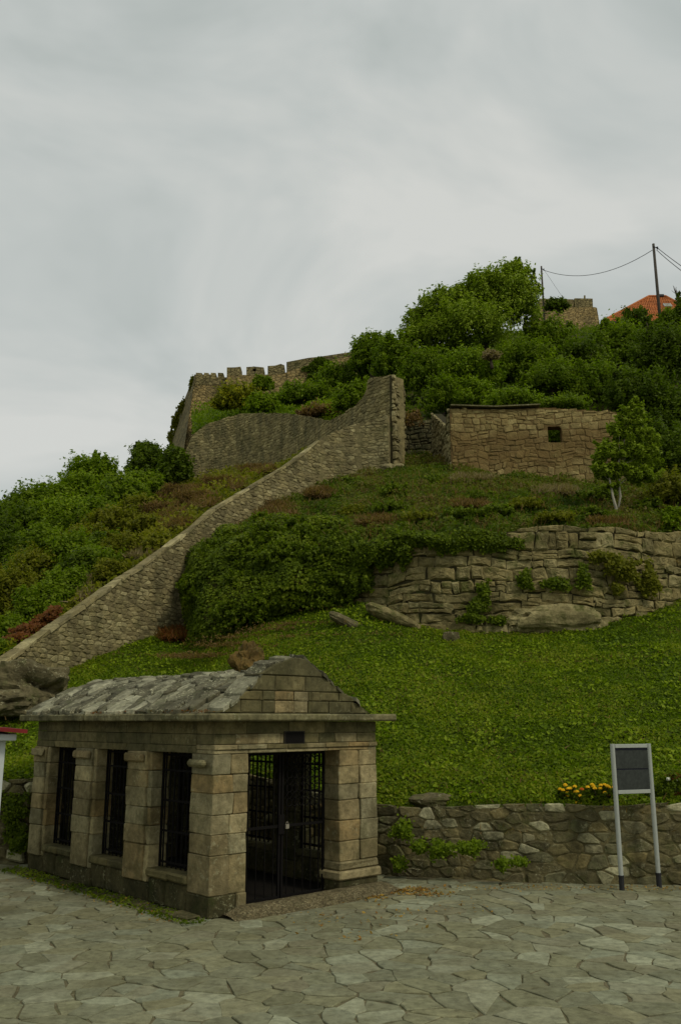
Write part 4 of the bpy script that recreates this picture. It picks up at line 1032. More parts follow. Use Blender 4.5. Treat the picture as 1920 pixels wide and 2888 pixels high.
# ================================================================== SIGN BOARD, STALL
S0, S1 = G(1753, 2511), G(1858, 2503); sd = (S1-S0).normalized(); sn = Vector((sd.y, -sd.x, 0)); SW = (S1-S0).length
def SG(v): return S0+sd*v[0]+sn*v[1]+Vector((0, 0, v[2]))
sign = empty('notice_board', S0.lerp(S1, .5), 'grey framed notice board on two posts with dark blank panels before the low wall', 'sign')
for x in (0, SW):
    m = MB(); m.tube([SG((x, 0, .2)), SG((x, 0, 2.05))], .034, 10); pst = m.build('post', M['signw'], sign, False)
    m = MB(); m.tube([SG((x, 0, 0)), SG((x, 0, .199))], .038, 10); m.tube([SG((x, 0, .18)), SG((x, 0, .205))], .043, 10); m.build('post_foot', M['wire'], pst)
for z0, z1 in ((1.99, 2.045), (1.33, 1.385)):
    m = MB(); m.box((.036, -.02, z0), (SW-.036, .02, z1), SG, .004); m.build('rail', M['signw'], sign)
for z0, z1 in ((1.386, 1.672), (1.69, 1.955)):
    m = MB(); m.box((.038, -.008, z0), (SW-.038, .008, z1), SG, .002); m.build('panel', M['signp'], sign)
m = MB(); m.box((.038, -.010, 1.6725), (SW-.038, .006, 1.6895), SG, 0); m.build('joint_strip', M['signd'], sign)
m = MB(); m.box((.038, -.006, 1.956), (SW-.038, .010, 1.989), SG, 0); m.build('header_strip', M['signd'], sign)
stall_from = len(COL.objects)
stall = empty('market_stall', (-4.08, 10.9, 0), 'white stall with dark red sheet roof cut off by the left edge', 'stall')
for (x, y) in ((-4.08, 10.9), (-4.08, 13.2), (-6.6, 10.9), (-6.6, 13.2)):
    m = MB(); m.box((x-.045, y-.045, 0), (x+.045, y+.045, 2.16), None, .008); m.build('post', M['white'], stall)
m = MB(); m.box((-6.9, 10.72, 2.16), (-3.93, 13.4, 2.24), None, .01); m.build('fascia', M['white'], stall)
m = MB(); vs = [(-6.95, 10.62, 2.50), (-3.82, 10.62, 2.245), (-3.82, 13.5, 2.245), (-6.95, 13.5, 2.50)]; m.add([Vector(v) for v in vs]+[Vector(v)+Vector((0, 0, .045)) for v in vs], [(0, 1, 5, 4), (1, 2, 6, 5), (2, 3, 7, 6), (3, 0, 4, 7), (4, 5, 6, 7), (3, 2, 1, 0)]); m.build('roof', M['red'], stall)
m = MB(); m.box((-6.5, 13.15, .3), (-4.15, 13.2, 2.15), None, 0); m.build('back_panel', M['white'], stall)
stall.location = (-4.03, 10.9, 0); stall.rotation_euler.z = math.radians(24)
# ================================================================== ROCKS
boulder('rock', 'flat lichened stone lying on top of the low rubble wall', (W(1222, 2262, 15.1).x, 15.1, 1.12), (.42, .28, .13), M['rock'], seed=2)
boulder('rock', 'large craggy outcrop with white lichen behind the chapel roof on the left', W(95, 1945, 20.3), (.85, .7, .62), M['rock'], seed=5, rot=-.15, sub=5, amp=.85)
boulder('rock', 'low jutting part of the craggy outcrop at the left edge', W(5, 1985, 19.6), (.8, .6, .32), M['rock'], seed=8, sub=4, amp=.5)
boulder('rock', 'brown mossy boulder right behind the chapel ridge', W(702, 1868, 22.0), (.34, .3, .42), M['mossrock'], seed=11, amp=.75, sub=4, flat=0, rot=.4)
boulder('rock', 'half sunken boulder on the lawn above the gable', W(908, 1838, 22.3), (.30, .25, .26), M['mossrock'], seed=12)
boulder('rock', 'long tilted slab of rock lying on the slope below the ivy', W(1005, 1772, 23.0), (.85, .3, .17), M['rock'], seed=14, rot=-.52, sub=4)
boulder('rock', 'small fallen block at the foot of the big stone wall', W(1272, 1800, 22.7), (.24, .2, .18), M['rock'], seed=17)
boulder('rock', 'smooth sloping slab leaning at the left foot of the big stone wall', W(1110, 1742, 23.4), (.85, .4, .2), M['big'], seed=19, rot=-.42, sub=4, amp=.2)
boulder('rock', 'huge pale boulder built into the base of the terrace wall', W(1560, 1750, 23.25), (1.42, .35, .42), M['big'], seed=22, rot=-.06, sub=4, amp=.55)
boulder('rock', 'rounded boulder at the foot of the rampart stump', W(975, 1345, 34.6), (.55, .4, .3), M['rock'], seed=25)
for k, (px, py, Y, r) in enumerate(((1095, 1318, 33.3, .3), (1125, 1316, 33.4, .22), (1165, 1326, 33, .2), (1060, 1330, 33.5, .3), (1110, 1305, 34, .2))):
    boulder('rubble_block', ['large rubble block under the stump corner', 'pale rubble block just right of the stump corner', 'rubble block lying farthest right toward the ruin', 'rubble block farthest left below the stump', 'small rubble block against the rough stump flank'][k], W(px, py, Y), (r, r*.8, r*.55), M['diag'], 'rock', 'rubble at the foot of the rampart stump', seed=30+k, sub=2)
FT = ((1165, 1400, 29.5), (1200, 1388, 29.8), (1235, 1402, 29.5), (1205, 1412, 29.2), (1262, 1392, 29.7), (1300, 1400, 29.4), (1380, 1380, 30), (1400, 1392, 29.8), (1560, 1408, 28.6), (1565, 1425, 28.2), (1030, 1500, 26.5), (1240, 1420, 29))
for k, (px, py, Y) in enumerate(FT):
    boulder('rubble_block', ['first','second','third','fourth','fifth','sixth','seventh','eighth','ninth','tenth','eleventh','twelfth'][sorted(FT).index((px, py, Y))]+' from the left of the grey footing blocks half buried in the terrace creepers', W(px, py, Y), (R.uniform(.2, .32), .25, R.uniform(.1, .17)), M['big'], 'rock', 'buried footing stones on the terrace', seed=50+k, sub=2)
# ================================================================== GROUND COVER
def cover(name, C, n, size, mat, lift=.02, tilt=.55, patch=.6, seed=0, label='', cat='grass', clip=None, aspect=.6, up=.9, mixr=.5):
    P, Nn = samp(C, n, (lambda c: inview(c)) if clip is None else clip)
    f = fbm(P, patch, seed)*.8+fbm(P, patch*4, seed+5)*.5
    P[:, 2] += lift*rs.rand(n)*(1+1.2*np.clip(f, -.5, 1)) 
    nn = Nn*up+rs.randn(n, 3)*tilt; nn /= np.linalg.norm(nn, axis=1, keepdims=True)
    o = leaves(name, P, nn, size*rs.uniform(.5, 1.4, n), .46+f*.95+(rs.rand(n)-.5)*mixr, mat, None, aspect)
    return tag(o, label, cat, kind='stuff')
def tufts(name, centres, n, h, mat, label, cat='dry stalks', spread=.5, lean=.5, wid=.012, kind='stuff', parent=None):
    c = np.array([tuple(p) for p in centres]); k = rs.randint(0, len(c), n)
    P = c[k]+rs.randn(n, 3)*np.array([spread, spread, .02]); D = rs.randn(n, 3)*lean+np.array([0, 0, 1.0]); D /= np.linalg.norm(D, axis=1, keepdims=True)
    H = h*rs.uniform(.4, 1.2, n)[:, None]; S = np.cross(D, rs.randn(n, 3)); S /= np.linalg.norm(S, axis=1, keepdims=True); S *= wid
    V = np.stack([P-S, P+S, P+D*H+S*.3, P+D*H-S*.3], 1)
    return tag(quads(name, V, mat, parent, rs.rand(n)), label, cat, kind=kind)
cover('lawn_grass', LAWN, 230000, .062, L['lawn'], .07, .6, .5, 1, 'lush green clover and grass on the lawn slope', mixr=.95)
cover('lawn_weeds', LAWN, 30000, .085, L['bright'], .10, .5, .9, 21, 'broad pale weed leaves scattered through the lawn', 'weeds', mixr=.9)
Pl, _ = samp(LAWN, 260, inview)
tufts('lawn_dry_grass', Pl, 5000, .10, L['brown'], 'thin dry stalks in the lawn', 'grass', .3, 1.0, .008)
bare = [W(px, py, Y) for px, py, Y in ((720, 1800, 24.6), (800, 1780, 24.4), (760, 1830, 23.8), (870, 1765, 24.3), (660, 1820, 24.4), (900, 1800, 23.6), (1010, 1800, 23.2), (560, 1850, 23.9))]
tufts('lawn_litter', bare, 9000, .07, L['brown'], 'bare brownish ground with dry litter on the lawn below the ivy', 'dry litter', .55, 2.2, .016)
cover('terrace_weeds', TERR, 125000, .10, L['terr'], .26, .75, .6, 2, 'patchy green and brown creeping weeds on the terrace', 'weeds', mixr=.45)
cover('hillside_undergrowth', HILL, 60000, .16, L['olive'], .4, .8, .3, 3, 'tangled olive undergrowth on the hillside left of the climbing wall', 'undergrowth')
cover('fortress_slope_grass', SHELF, 26000, .22, L['mid'], .8, .9, .2, 4, 'long green grass on the slope below the fortress', 'grass')
cover('upper_hill_undergrowth', UPPER, 40000, .25, L['dark'], .6, .8, .2, 5, 'dark undergrowth beneath the trees on the upper hill', 'undergrowth')
# brown dead stalks on the terrace and hillside
Pt, _ = samp(TERR, 500, inview)
tufts('dry_grass', Pt, 16000, .22, L['brown'], 'thin dry grass tufts among the terrace weeds', 'grass', .25)
# ivy mound over the left end of the terrace wall
ir = [[W(535, 1560, 28.2), W(600, 1520, 28.0), W(680, 1490, 27.9), W(800, 1466, 28.0), W(900, 1480, 27.6), W(1000, 1512, 26.8), W(1060, 1530, 25.6), W(1130, 1532, 25)],
      [W(520, 1650, 27.6), W(575, 1590, 26.6), W(660, 1545, 26.2), W(780, 1510, 26), W(900, 1525, 25.6), W(1000, 1550, 25.2), W(1050, 1560, 24.9), W(1130, 1556, 24.3)],
      [W(530, 1730, 27.4), W(580, 1680, 25.5), W(660, 1640, 25.2), W(760, 1610, 25.0), W(860, 1600, 24.8), W(960, 1600, 24.6), W(1010, 1600, 24.5), W(1060, 1570, 24.4)],
      [W(550, 1800, 27), W(600, 1770, 25), W(670, 1730, 24.7), W(760, 1690, 24.6), W(850, 1670, 24.5), W(930, 1670, 24.4), W(985, 1665, 24.45), W(1005, 1610, 24.6)],
      [W(560, 1830, 26.0), W(610, 1800, 25.2), W(680, 1750, 25), W(760, 1730, 24.8), W(850, 1700, 24.8), W(940, 1690, 24.8), W(990, 1690, 24.8), W(1000, 1650, 24.9)]]
IVY = loft(ir, 80, 60, .22, 14, 1.0)
for i in range(IVY.shape[0]):
    for j in range(IVY.shape[1]):
        q = IVY[i, j]; q[0] += .22*nz(q[0], q[2], 2, 1.4)+.1*nz(q[0], q[2], 5, 4); q[2] += .15*nz(q[0], q[2], 12, 1.7); q[1] -= .28*nz(q[0], q[2], 4, 1.1)+.12*nz(q[0], q[2], 7, 3)
ivr = empty('ivy_mound', W(760, 1720, 25), 'great mound of dense green ivy spilling over the left end of the big block wall', 'ivy')
vv, uu = IVY.shape[:2]
mk('stem_mat', IVY.reshape(-1, 3), [(i*uu+j, i*uu+j+1, (i+1)*uu+j+1, (i+1)*uu+j) for i in range(vv-1) for j in range(uu-1)], M['hill'], ivr, True)
P, Nn = samp(IVY, 95000); Nn *= np.sign(-Nn[:, 1:2]+.3*Nn[:, 2:3]+1e-6)
f = fbm(P, 1.3, 3); P = P+Nn*(rs.rand(len(P), 1)*.22*(1+f[:, None]))
nn = Nn+np.array([0, -.2, .55])+rs.randn(len(P), 3)*.45; nn /= np.linalg.norm(nn, axis=1, keepdims=True)
hol = (fbm(P, .9, 31) > -.13) | (rs.rand(len(P)) < .3); P, nn, f = P[hol], nn[hol], f[hol]
leaves('foliage', P, nn, .08*rs.uniform(.6, 1.4, len(P)), .46+f*.6+(rs.rand(len(P))-.5)*.6, L['ivy'], ivr, .8)
Pc, Nc = samp(IVY[:, 6:], 80); lob = []
for q, n_ in zip(Pc, Nc):
    r_ = R.uniform(.08, .42)**1.1; lob.append((q[0], q[1]-r_*.25, q[2]+r_*.15, r_*1.2, r_, r_*.8))
P, Nn, rn = crown_points(lob, 60000, 60, outer=.6); leaves('shoots', P, Nn, .08*rs.uniform(.6, 1.4, len(P)), rn, L['ivy'], ivr, .8)
edge = [IVY[-14+R.randint(-4, 6), R.randint(6, IVY.shape[1]-1)] for _ in range(40)]
lob = [(q[0], q[1]-.1, q[2]-R.uniform(0, .25), R.uniform(.12, .3), .15, R.uniform(.25, .5)) for q in edge]
P, Nn, rn = crown_points(lob, 16000, 40, outer=.3); leaves('trailing_shoots', P, Nn, .075*rs.uniform(.6, 1.4, len(P)), rn, L['ivy'], ivr, .8)
def ivy_patch(label, pts, n, leaf=.075, mat='ivy', group=None, thick=.12, name='ivy_patch', cat='ivy'):
    """pts: list of (point, rx, rz) blobs hugging a wall"""
    Ps = []
    w = np.array([a[1]*a[2] for a in pts]); w = w/w.sum()
    for (p, rx, rz_), f in zip(pts, w):
        m_ = int(n*f)+5; a = rs.rand(m_)*2*math.pi; p1_, p2_ = rs.rand(2)*6; r = rs.rand(m_)**.6*(1+.4*np.sin(3*a+p1_)+.3*np.sin(7*a+p2_))
        q = np.stack([p[0]+np.cos(a)*r*rx, p[1]-rs.rand(m_)*thick*np.clip(1.2-r, .1, 1.2), p[2]+np.sin(a)*r*rz_], 1); Ps.append(q)
    P = np.vstack(Ps); P += rs.randn(len(P), 3)*.03; c = P.mean(0)
    root = empty(name, (c[0], c[1], P[:, 2].min()), label, cat, group)
    nn = np.array([0, -.8, .55])+rs.randn(len(P), 3)*.45; nn /= np.linalg.norm(nn, axis=1, keepdims=True)
    leaves('foliage', P, nn, leaf*rs.uniform(.6, 1.4, len(P)), rs.rand(len(P))*.8, L[mat], root, .8)
    m = MB()
    for (p, rx, rz_) in pts: m.tube([Vector(p)+Vector((rx*.3, .02, -rz_*.9)), Vector(p)+Vector((0, .0, 0)), Vector(p)+Vector((-rx*.3, .0, rz_*.8))], .012, 4)
    m.build('stem', M['bark'], root)
def wb(px, py, rx, ry, Y): k = Y/FPX/.97; return (W(px, py, Y), rx*k, ry*k)
ivy_patch('ivy curtain hanging from the top edge of the big block wall at its middle', [wb(1270, 1530, 40, 22, 23.2), wb(1340, 1525, 60, 26, 23.2), wb(1410, 1530, 50, 24, 23.2), wb(1110, 1545, 50, 25, 23.8), wb(1190, 1525, 50, 15, 23.5)], 9000)
ivy_patch('ragged ivy drape spilling from the great mound to the right over the wall face', [wb(1020, 1590, 30, 60, 24.3), wb(1060, 1565, 46, 36, 24.0), wb(1000, 1640, 22, 40, 24.3), wb(1090, 1545, 60, 26, 23.9), wb(1140, 1555, 30, 34, 23.7), wb(970, 1560, 50, 60, 24.6), wb(1030, 1640, 12, 30, 24.2)], 14000, .08, thick=.35)
ivy_patch('creeper draped along the wall top between the mound and the middle curtain', [wb(1200, 1520, 60, 14, 23.5), wb(1150, 1515, 60, 16, 23.7), wb(1240, 1530, 30, 26, 23.3)], 4500, .08, thick=.3)
ivy_patch('narrow ivy trail creeping up the middle of the big block wall', [wb(1365, 1670, 14, 30, 23.2), wb(1345, 1710, 22, 18, 23.2), wb(1330, 1740, 30, 14, 23.2), wb(1405, 1750, 20, 10, 23.2)], 2400)
ivy_patch('small round ivy tuft left of centre on the upper face of the big block wall', [wb(1480, 1635, 16, 22, 23.2)], 900)
ivy_patch('pair of leafy tufts growing from joints high on the big block wall', [wb(1555, 1645, 24, 14, 23.2), wb(1585, 1650, 20, 12, 23.2), wb(1645, 1630, 16, 30, 23.3)], 2000)
ivy_patch('ragged weeds hanging on the right part of the big block wall', [wb(1745, 1595, 40, 22, 23.4), wb(1770, 1620, 26, 20, 23.5), wb(1740, 1660, 14, 14, 23.5), wb(1830, 1640, 22, 40, 23.9), wb(1700, 1570, 40, 12, 23.4)], 4500, .09, 'olive')
ivy_patch('small fern tufts in the joints of the low rubble wall', [wb(1135, 2340, 22, 20, 14.7), wb(1180, 2385, 18, 12, 14.55), wb(1240, 2395, 24, 18, 14.45), wb(1320, 2390, 36, 12, 14.3), wb(1415, 2435, 14, 10, 14.15), wb(1460, 2430, 20, 6, 14.1), wb(1125, 2435, 14, 14, 14.75)], 3600, .045, 'mid')
ivy_patch('dark climber on the left rubble wall beside the stall', [wb(40, 2290, 30, 50, 16.1), wb(60, 2370, 25, 30, 16.1)], 2500, .05)
ivy_patch('dark heart shaped climber on the fortress wall', [wb(893, 1035, 28, 20, 63.7), wb(885, 1060, 16, 18, 63.7), wb(905, 1020, 26, 10, 63.7)], 2600, .22, 'dark')
ivy_patch('pale creeper hanging down the left corner of the fortress', [wb(513, 1150, 10, 20, 77), wb(497, 1190, 10, 30, 77), wb(486, 1250, 10, 40, 77), wb(540, 1085, 6, 20, 77)], 2600, .24, 'olive')
ivy_patch('ivy draping the buried footing below the ruin', [wb(1200, 1358, 60, 14, 30.4), wb(1290, 1352, 60, 12, 30.6), wb(1360, 1365, 50, 14, 30.2), wb(1410, 1385, 30, 12, 29.8)], 6500, .1, thick=.4)
ivy_patch('ivy mound on the terrace below the rampart stump', [wb(1015, 1370, 38, 22, 31.2), wb(1040, 1390, 30, 20, 30.8), wb(985, 1385, 26, 14, 31)], 4000, .1, thick=.5)
ivy_patch('ivy swelling over the terrace edge above the mound', [wb(950, 1490, 50, 16, 26.5), wb(900, 1485, 50, 14, 27), wb(1010, 1505, 40, 14, 26)], 4200, .09, thick=.5)
ivy_patch('creeper patch on the terrace below the ruin window', [wb(1560, 1395, 60, 14, 29.4), wb(1640, 1400, 50, 16, 29.2), wb(1700, 1420, 50, 16, 28.4), wb(1620, 1440, 50, 12, 28)], 6500, .1, thick=.5)
# ================================================================== TREES AND SHRUBS
GRIDS = np.vstack([g_[1:].reshape(-1, 3) for g_ in (LAWN, TERR, HILL, SHELF, UPPER)])
_f = GRIDS[:, 1]*CO+(GRIDS[:, 2]-EYE)*SI
GPX = CX+FPX*GRIDS[:, 0]/_f; GPY = CY-FPX*(-GRIDS[:, 1]*SI+(GRIDS[:, 2]-EYE)*CO)/_f
def rest_Y(px, py, Y, tol=16):
    """distance of the slope under a plant whose foot is seen at this bearing, so that it stands on the slope and not inside it"""
    d = np.hypot(GPX-px, GPY-py); k = np.where(d < tol)[0]
    if len(k) == 0: return Y
    return float(min(GRIDS[k, 1].min()+.3, Y))
# big windswept tree
DRY = []
plant('windswept_tree', 'tallest windswept tree with pale leaf undersides on the hill right of centre', 'tree',
      [px_lobe(1420, 850, 90, 95, 48), px_lobe(1455, 790, 46, 52, 48), px_lobe(1350, 835, 70, 62, 48), px_lobe(1255, 880, 75, 62, 48), px_lobe(1190, 925, 55, 55, 48), px_lobe(1470, 870, 50, 80, 49),
       px_lobe(1330, 930, 110, 70, 47), px_lobe(1440, 758, 18, 26, 48), px_lobe(1462, 750, 12, 24, 48), px_lobe(1405, 775, 13, 24, 48), px_lobe(1372, 788, 14, 22, 48), px_lobe(1330, 790, 16, 20, 48), px_lobe(1296, 815, 16, 24, 48), px_lobe(1240, 828, 18, 20, 48), px_lobe(1206, 852, 14, 22, 48), px_lobe(1496, 775, 18, 22, 48), px_lobe(1165, 885, 16, 22, 48), px_lobe(1515, 820, 16, 26, 48), px_lobe(1240, 950, 80, 50, 47.5), px_lobe(1170, 965, 50, 45, 47.5)], L['young'], 66000, .18, 90, wind=(.5, 0, .8), trunk=.25, outer=.55, stem='trunk')
def bush(px, py, rx, ry, Y, mat, label, n=9000, leaf=.15, name='shrub', cat='shrub', group=None, clumps=26, fix=False, **kw):
    if not fix: Y = rest_Y(px, py+ry*.75, Y)
    rq = random.Random(int(px*7+py)); sp_ = [px_lobe(px+rx*rq.uniform(-.75, .75), py-ry*rq.uniform(.55, .95), rx*.13+3, ry*rq.uniform(.3, .5), Y) for _ in range(4)] if ry > 24 else []
    return plant(name, label, cat, sp_+[px_lobe(px, py, rx, ry, Y), px_lobe(px-rx*.45, py+ry*.3, rx*.6, ry*.7, Y-.3), px_lobe(px+rx*.5, py+ry*.25, rx*.55, ry*.7, Y-.2)], L[mat], n, leaf, clumps, group=group, **kw)
GR = 'trees and shrubs massed on the upper hill'
bush(1050, 1000, 60, 52, 50, 'mid', 'round tree touching the end of the fortress wall', 11000, .2, 'broadleaf_tree', 'tree', GR, 40, stem='trunk', trunk=.18)
bush(1110, 1015, 60, 65, 47, 'mid', 'tree between the round tree and the tallest windswept tree', 12000, .18, 'broadleaf_tree', 'tree', GR, 40, stem='trunk', trunk=.18)
bush(1190, 1060, 60, 75, 43, 'mid', 'shrub over the passage beside the rampart stump', 11000, .15, group=GR)
bush(1320, 1050, 90, 55, 42, 'bright', 'light green leafy shrub above the left end of the ruin', 13000, .15, group=GR, clumps=45)
bush(1250, 1120, 45, 60, 38.5, 'mid', 'drooping shrub overhanging the ruin corner', 8000, .13, group=GR)
bush(1340, 1115, 55, 40, 37.5, 'bright', 'small bright tree with thin trunk right above the ruin', 8000, .13, group=GR)
bush(1470, 1030, 90, 65, 45, 'mid', 'broad mid green shrub in the middle of the hillside thicket', 13000, .17, group=GR, clumps=45)
bush(1545, 985, 80, 75, 52, 'mid', 'tree just right of the tallest tree below the tower', 14000, .2, 'broadleaf_tree', 'tree', GR, 45, stem='trunk', trunk=.2)
bush(1570, 862, 34, 16, 78, 'dark', 'scrub growing on top of the grey tower', 3500, .26)
bush(1640, 1025, 80, 62, 50, 'dark', 'dark tree in the dip below the tower', 12000, .2, 'broadleaf_tree', 'tree', GR, 40, stem='trunk', trunk=.2)
bush(1745, 985, 85, 70, 52, 'mid', 'leafy tree directly below the orange roof', 13000, .2, 'broadleaf_tree', 'tree', GR, 45, stem='trunk', trunk=.2)
bush(1790, 905, 45, 30, 62, 'dark', 'dark shrub hiding the lower part of the house', 5000, .2)
bush(1890, 905, 40, 30, 60, 'mid', 'shrub hiding the lower right part of the house roof', 4500, .2)
bush(1870, 1010, 90, 90, 45, 'dark', 'large dark tree at the right edge', 15000, .17, 'broadleaf_tree', 'tree', GR, 50, stem='trunk', trunk=.2)
bush(1925, 870, 22, 40, 50, 'dark', 'sparse treetop at the right edge over the roof', 2200, .17)
bush(1560, 1075, 90, 50, 41, 'mid', 'low shrub above the ruin window', 11000, .15, group=GR)
bush(1680, 1090, 90, 60, 41, 'mid', 'low shrub above the right end of the ruin', 11000, .15, group=GR)
bush(1800, 1110, 90, 70, 40, 'dark', 'dark shrub behind the young tree crown', 12000, .15, group=GR)
bush(1890, 1190, 70, 90, 38, 'dark', 'dark shrub at the right edge behind the young tree', 11000, .15, group=GR)
bush(1450, 1135, 80, 22, 35, 'bright', 'bright creeper lying on the ruin wall top', 6500, .12)
bush(1590, 1142, 70, 14, 34, 'mid', 'thin creeper along the ruin wall top near its window', 4500, .12)
bush(1860, 1290, 90, 90, 34, 'dark', 'dark shrub right of the ruin beside the young tree', 12000, .13, group=GR)
bush(1900, 1390, 70, 50, 31, 'olive', 'olive shrub on the terrace at the right edge', 8000, .12)
bush(1900, 1470, 34, 36, 26, 'bright', 'bright yellow green weed clump at the right edge of the terrace', 4500, .09)
bush(1385, 1003, 26, 13, 40.5, 'tan', 'withered tan branch among the light green shrub', 1300, .16, limbs=3)
bush(1563, 1228, 40, 32, 35, 'mid', 'shrub growing inside the ruin behind its window', 2500, .12)
bush(1155, 1190, 38, 26, 37.9, 'brown', 'dry brush on top of the passage back wall', 2500, .12)
GT = 'creeper clumps spread over the terrace'
for (px, py, rx, ry, mt, lab) in ((1000, 1445, 40, 12, 'olive', 'low creeper clump just above the ivy mound crest'), (1100, 1435, 50, 12, 'ivy', 'creeper clump below the ivy covered mound near the stump'), (1185, 1462, 46, 11, 'olive', 'olive creeper clump between the footing blocks and the wall edge'),
    (1300, 1450, 50, 12, 'ivy', 'green creeper clump above the middle ivy curtain'), (1400, 1442, 50, 12, 'ivy', 'creeper clump straight below the left half of the ruin'), (1480, 1425, 50, 13, 'olive', 'olive creeper clump below the ruin window, left side'),
    (1560, 1462, 50, 11, 'olive', 'flat creeper clump near the wall edge left of the young tree'), (1660, 1450, 46, 12, 'ivy', 'green creeper clump just left of the young tree foot'), (850, 1475, 50, 12, 'ivy', 'creeper clump at the upper left of the ivy mound'),
    (1350, 1405, 46, 11, 'ivy', 'dark creeper clump right of the footing blocks'), (1830, 1430, 46, 16, 'ivy', 'green creeper clump right of the young tree foot'), (1690, 1400, 50, 13, 'ivy', 'creeper clump behind the young tree stems'), (760, 1478, 40, 12, 'olive', 'olive creeper clump beside the climbing wall'),
    (1110, 1385, 44, 14, 'ivy', 'dark creeper clump in front of the passage')):
    bush(px, py, rx, ry, 40, mt, lab, 2600, .10, 'creeper_clump', 'creeper', GT, 14)
for a_ in ((1320, 1425, 50, 8, 29, 'brown', 'dry brown patch between creeper clumps'), (1560, 1385, 60, 8, 30, 'tan', 'pale dry grass at the foot of the ruin'), (1340, 1352, 60, 6, 31, 'tan', 'pale dry grass strip below the left end of the ruin'),
           (1060, 1470, 60, 10, 28, 'brown', 'dry brown patch above the terrace edge ivy'), (1720, 1478, 60, 8, 26, 'brown', 'reddish dry grass round the young tree foot')):
    DRY.append(a_)
# dead twigs by the right edge
m = MB()
for k in range(9):
    b = W(1912, 840, 50); e_ = W(1888+R.uniform(0, 30), 800+R.uniform(0, 30), 50); m.tube([b, b.lerp(e_, .5)+Vector((R.uniform(-.1, .1), 0, 0)), e_], [.04, .02, .01], 4)
tag(m.build('bare_twigs', M['bark']), 'bare twigs sticking up at the right edge above the tiled roof', 'branches')
# young tree
YT = 26.3
base = W(1742, 1467, YT)
yt = empty('young_tree', base, 'slender young tree with two pale stems and wind blown crown in front of the ruin', 'tree')
lb = [px_lobe(1782, 1180, 34, 34, YT), px_lobe(1745, 1225, 34, 30, YT), px_lobe(1812, 1232, 34, 30, YT), px_lobe(1712, 1285, 36, 28, YT), px_lobe(1772, 1275, 36, 34, YT), px_lobe(1826, 1290, 34, 30, YT), px_lobe(1700, 1335, 34, 24, YT), px_lobe(1752, 1335, 34, 26, YT), px_lobe(1806, 1345, 40, 24, YT), px_lobe(1792, 1148, 14, 22, YT), px_lobe(1768, 1158, 12, 18, YT), px_lobe(1846, 1262, 16, 22, YT), px_lobe(1682, 1305, 14, 18, YT), px_lobe(1816, 1195, 14, 20, YT), px_lobe(1722, 1372, 22, 12, YT)]
P, Nn, rn = crown_points([l[:3]+tuple(v*1.15 for v in l[3:]) for l in lb], 27000, 34, outer=.3); leaves('foliage', P, Nn, .12*rs.uniform(.6, 1.35, len(P)), rn, L['young'], yt, .42, wind=(.9, 0, .2))
m = MB(); a = base; b1_ = W(1727, 1400, YT); b2_ = W(1722, 1370, YT); c1_ = W(1744, 1370, YT); c2_ = W(1745, 1300, YT)
m.tube([a-Vector((0, 0, .2)), a, W(1735, 1430, YT), b1_, b2_, W(1708, 1310, YT)], [.07, .06, .045, .038, .032, .015], 7)
m.tube([W(1741, 1445, YT), W(1748, 1400, YT), c1_, c2_, W(1770, 1200, YT)], [.045, .04, .035, .03, .01], 7)
for l in lb:
    s_ = Vector(b2_).lerp(Vector(W(1708, 1310, YT)), R.random()) if l[0] < c1_.x-.15 else Vector(c1_).lerp(Vector(W(1768, 1215, YT)), R.uniform(0, .9))
    m.tube([s_, s_.lerp(Vector(l[:3]), .5)+Vector((0, 0, -.05)), Vector(l[:3])], [.014, .009, .004], 5)
m.build('trunk', M['pbark'], yt, True)
# shelf below the fortress
bush(670, 1130, 65, 36, 49, 'yellow', 'yellow green bush just above the curved rampart', 9500, .2, clumps=45)
bush(745, 1140, 45, 26, 48.5, 'bright', 'green end of the bush above the curved rampart', 4500, .18)
bush(740, 1085, 30, 22, 62, 'mid', 'small dark bush against the battlements', 3000, .24)
bush(860, 1120, 75, 34, 52, 'mid', 'green thicket on the slope below the long fortress wall', 9000, .2)
bush(950, 1080, 50, 50, 54, 'mid', 'green shrub near the right end of the fortress wall', 8000, .2)
bush(990, 1130, 45, 45, 46, 'mid', 'green shrub leaning on the rampart stump', 8000, .17)
bush(1020, 1030, 30, 50, 52, 'mid', 'shrub standing up beside the fortress wall end', 5000, .2)
bush(900, 1165, 60, 10, 42.5, 'brown', 'dry brown brush along the rampart top', 2600, .18)
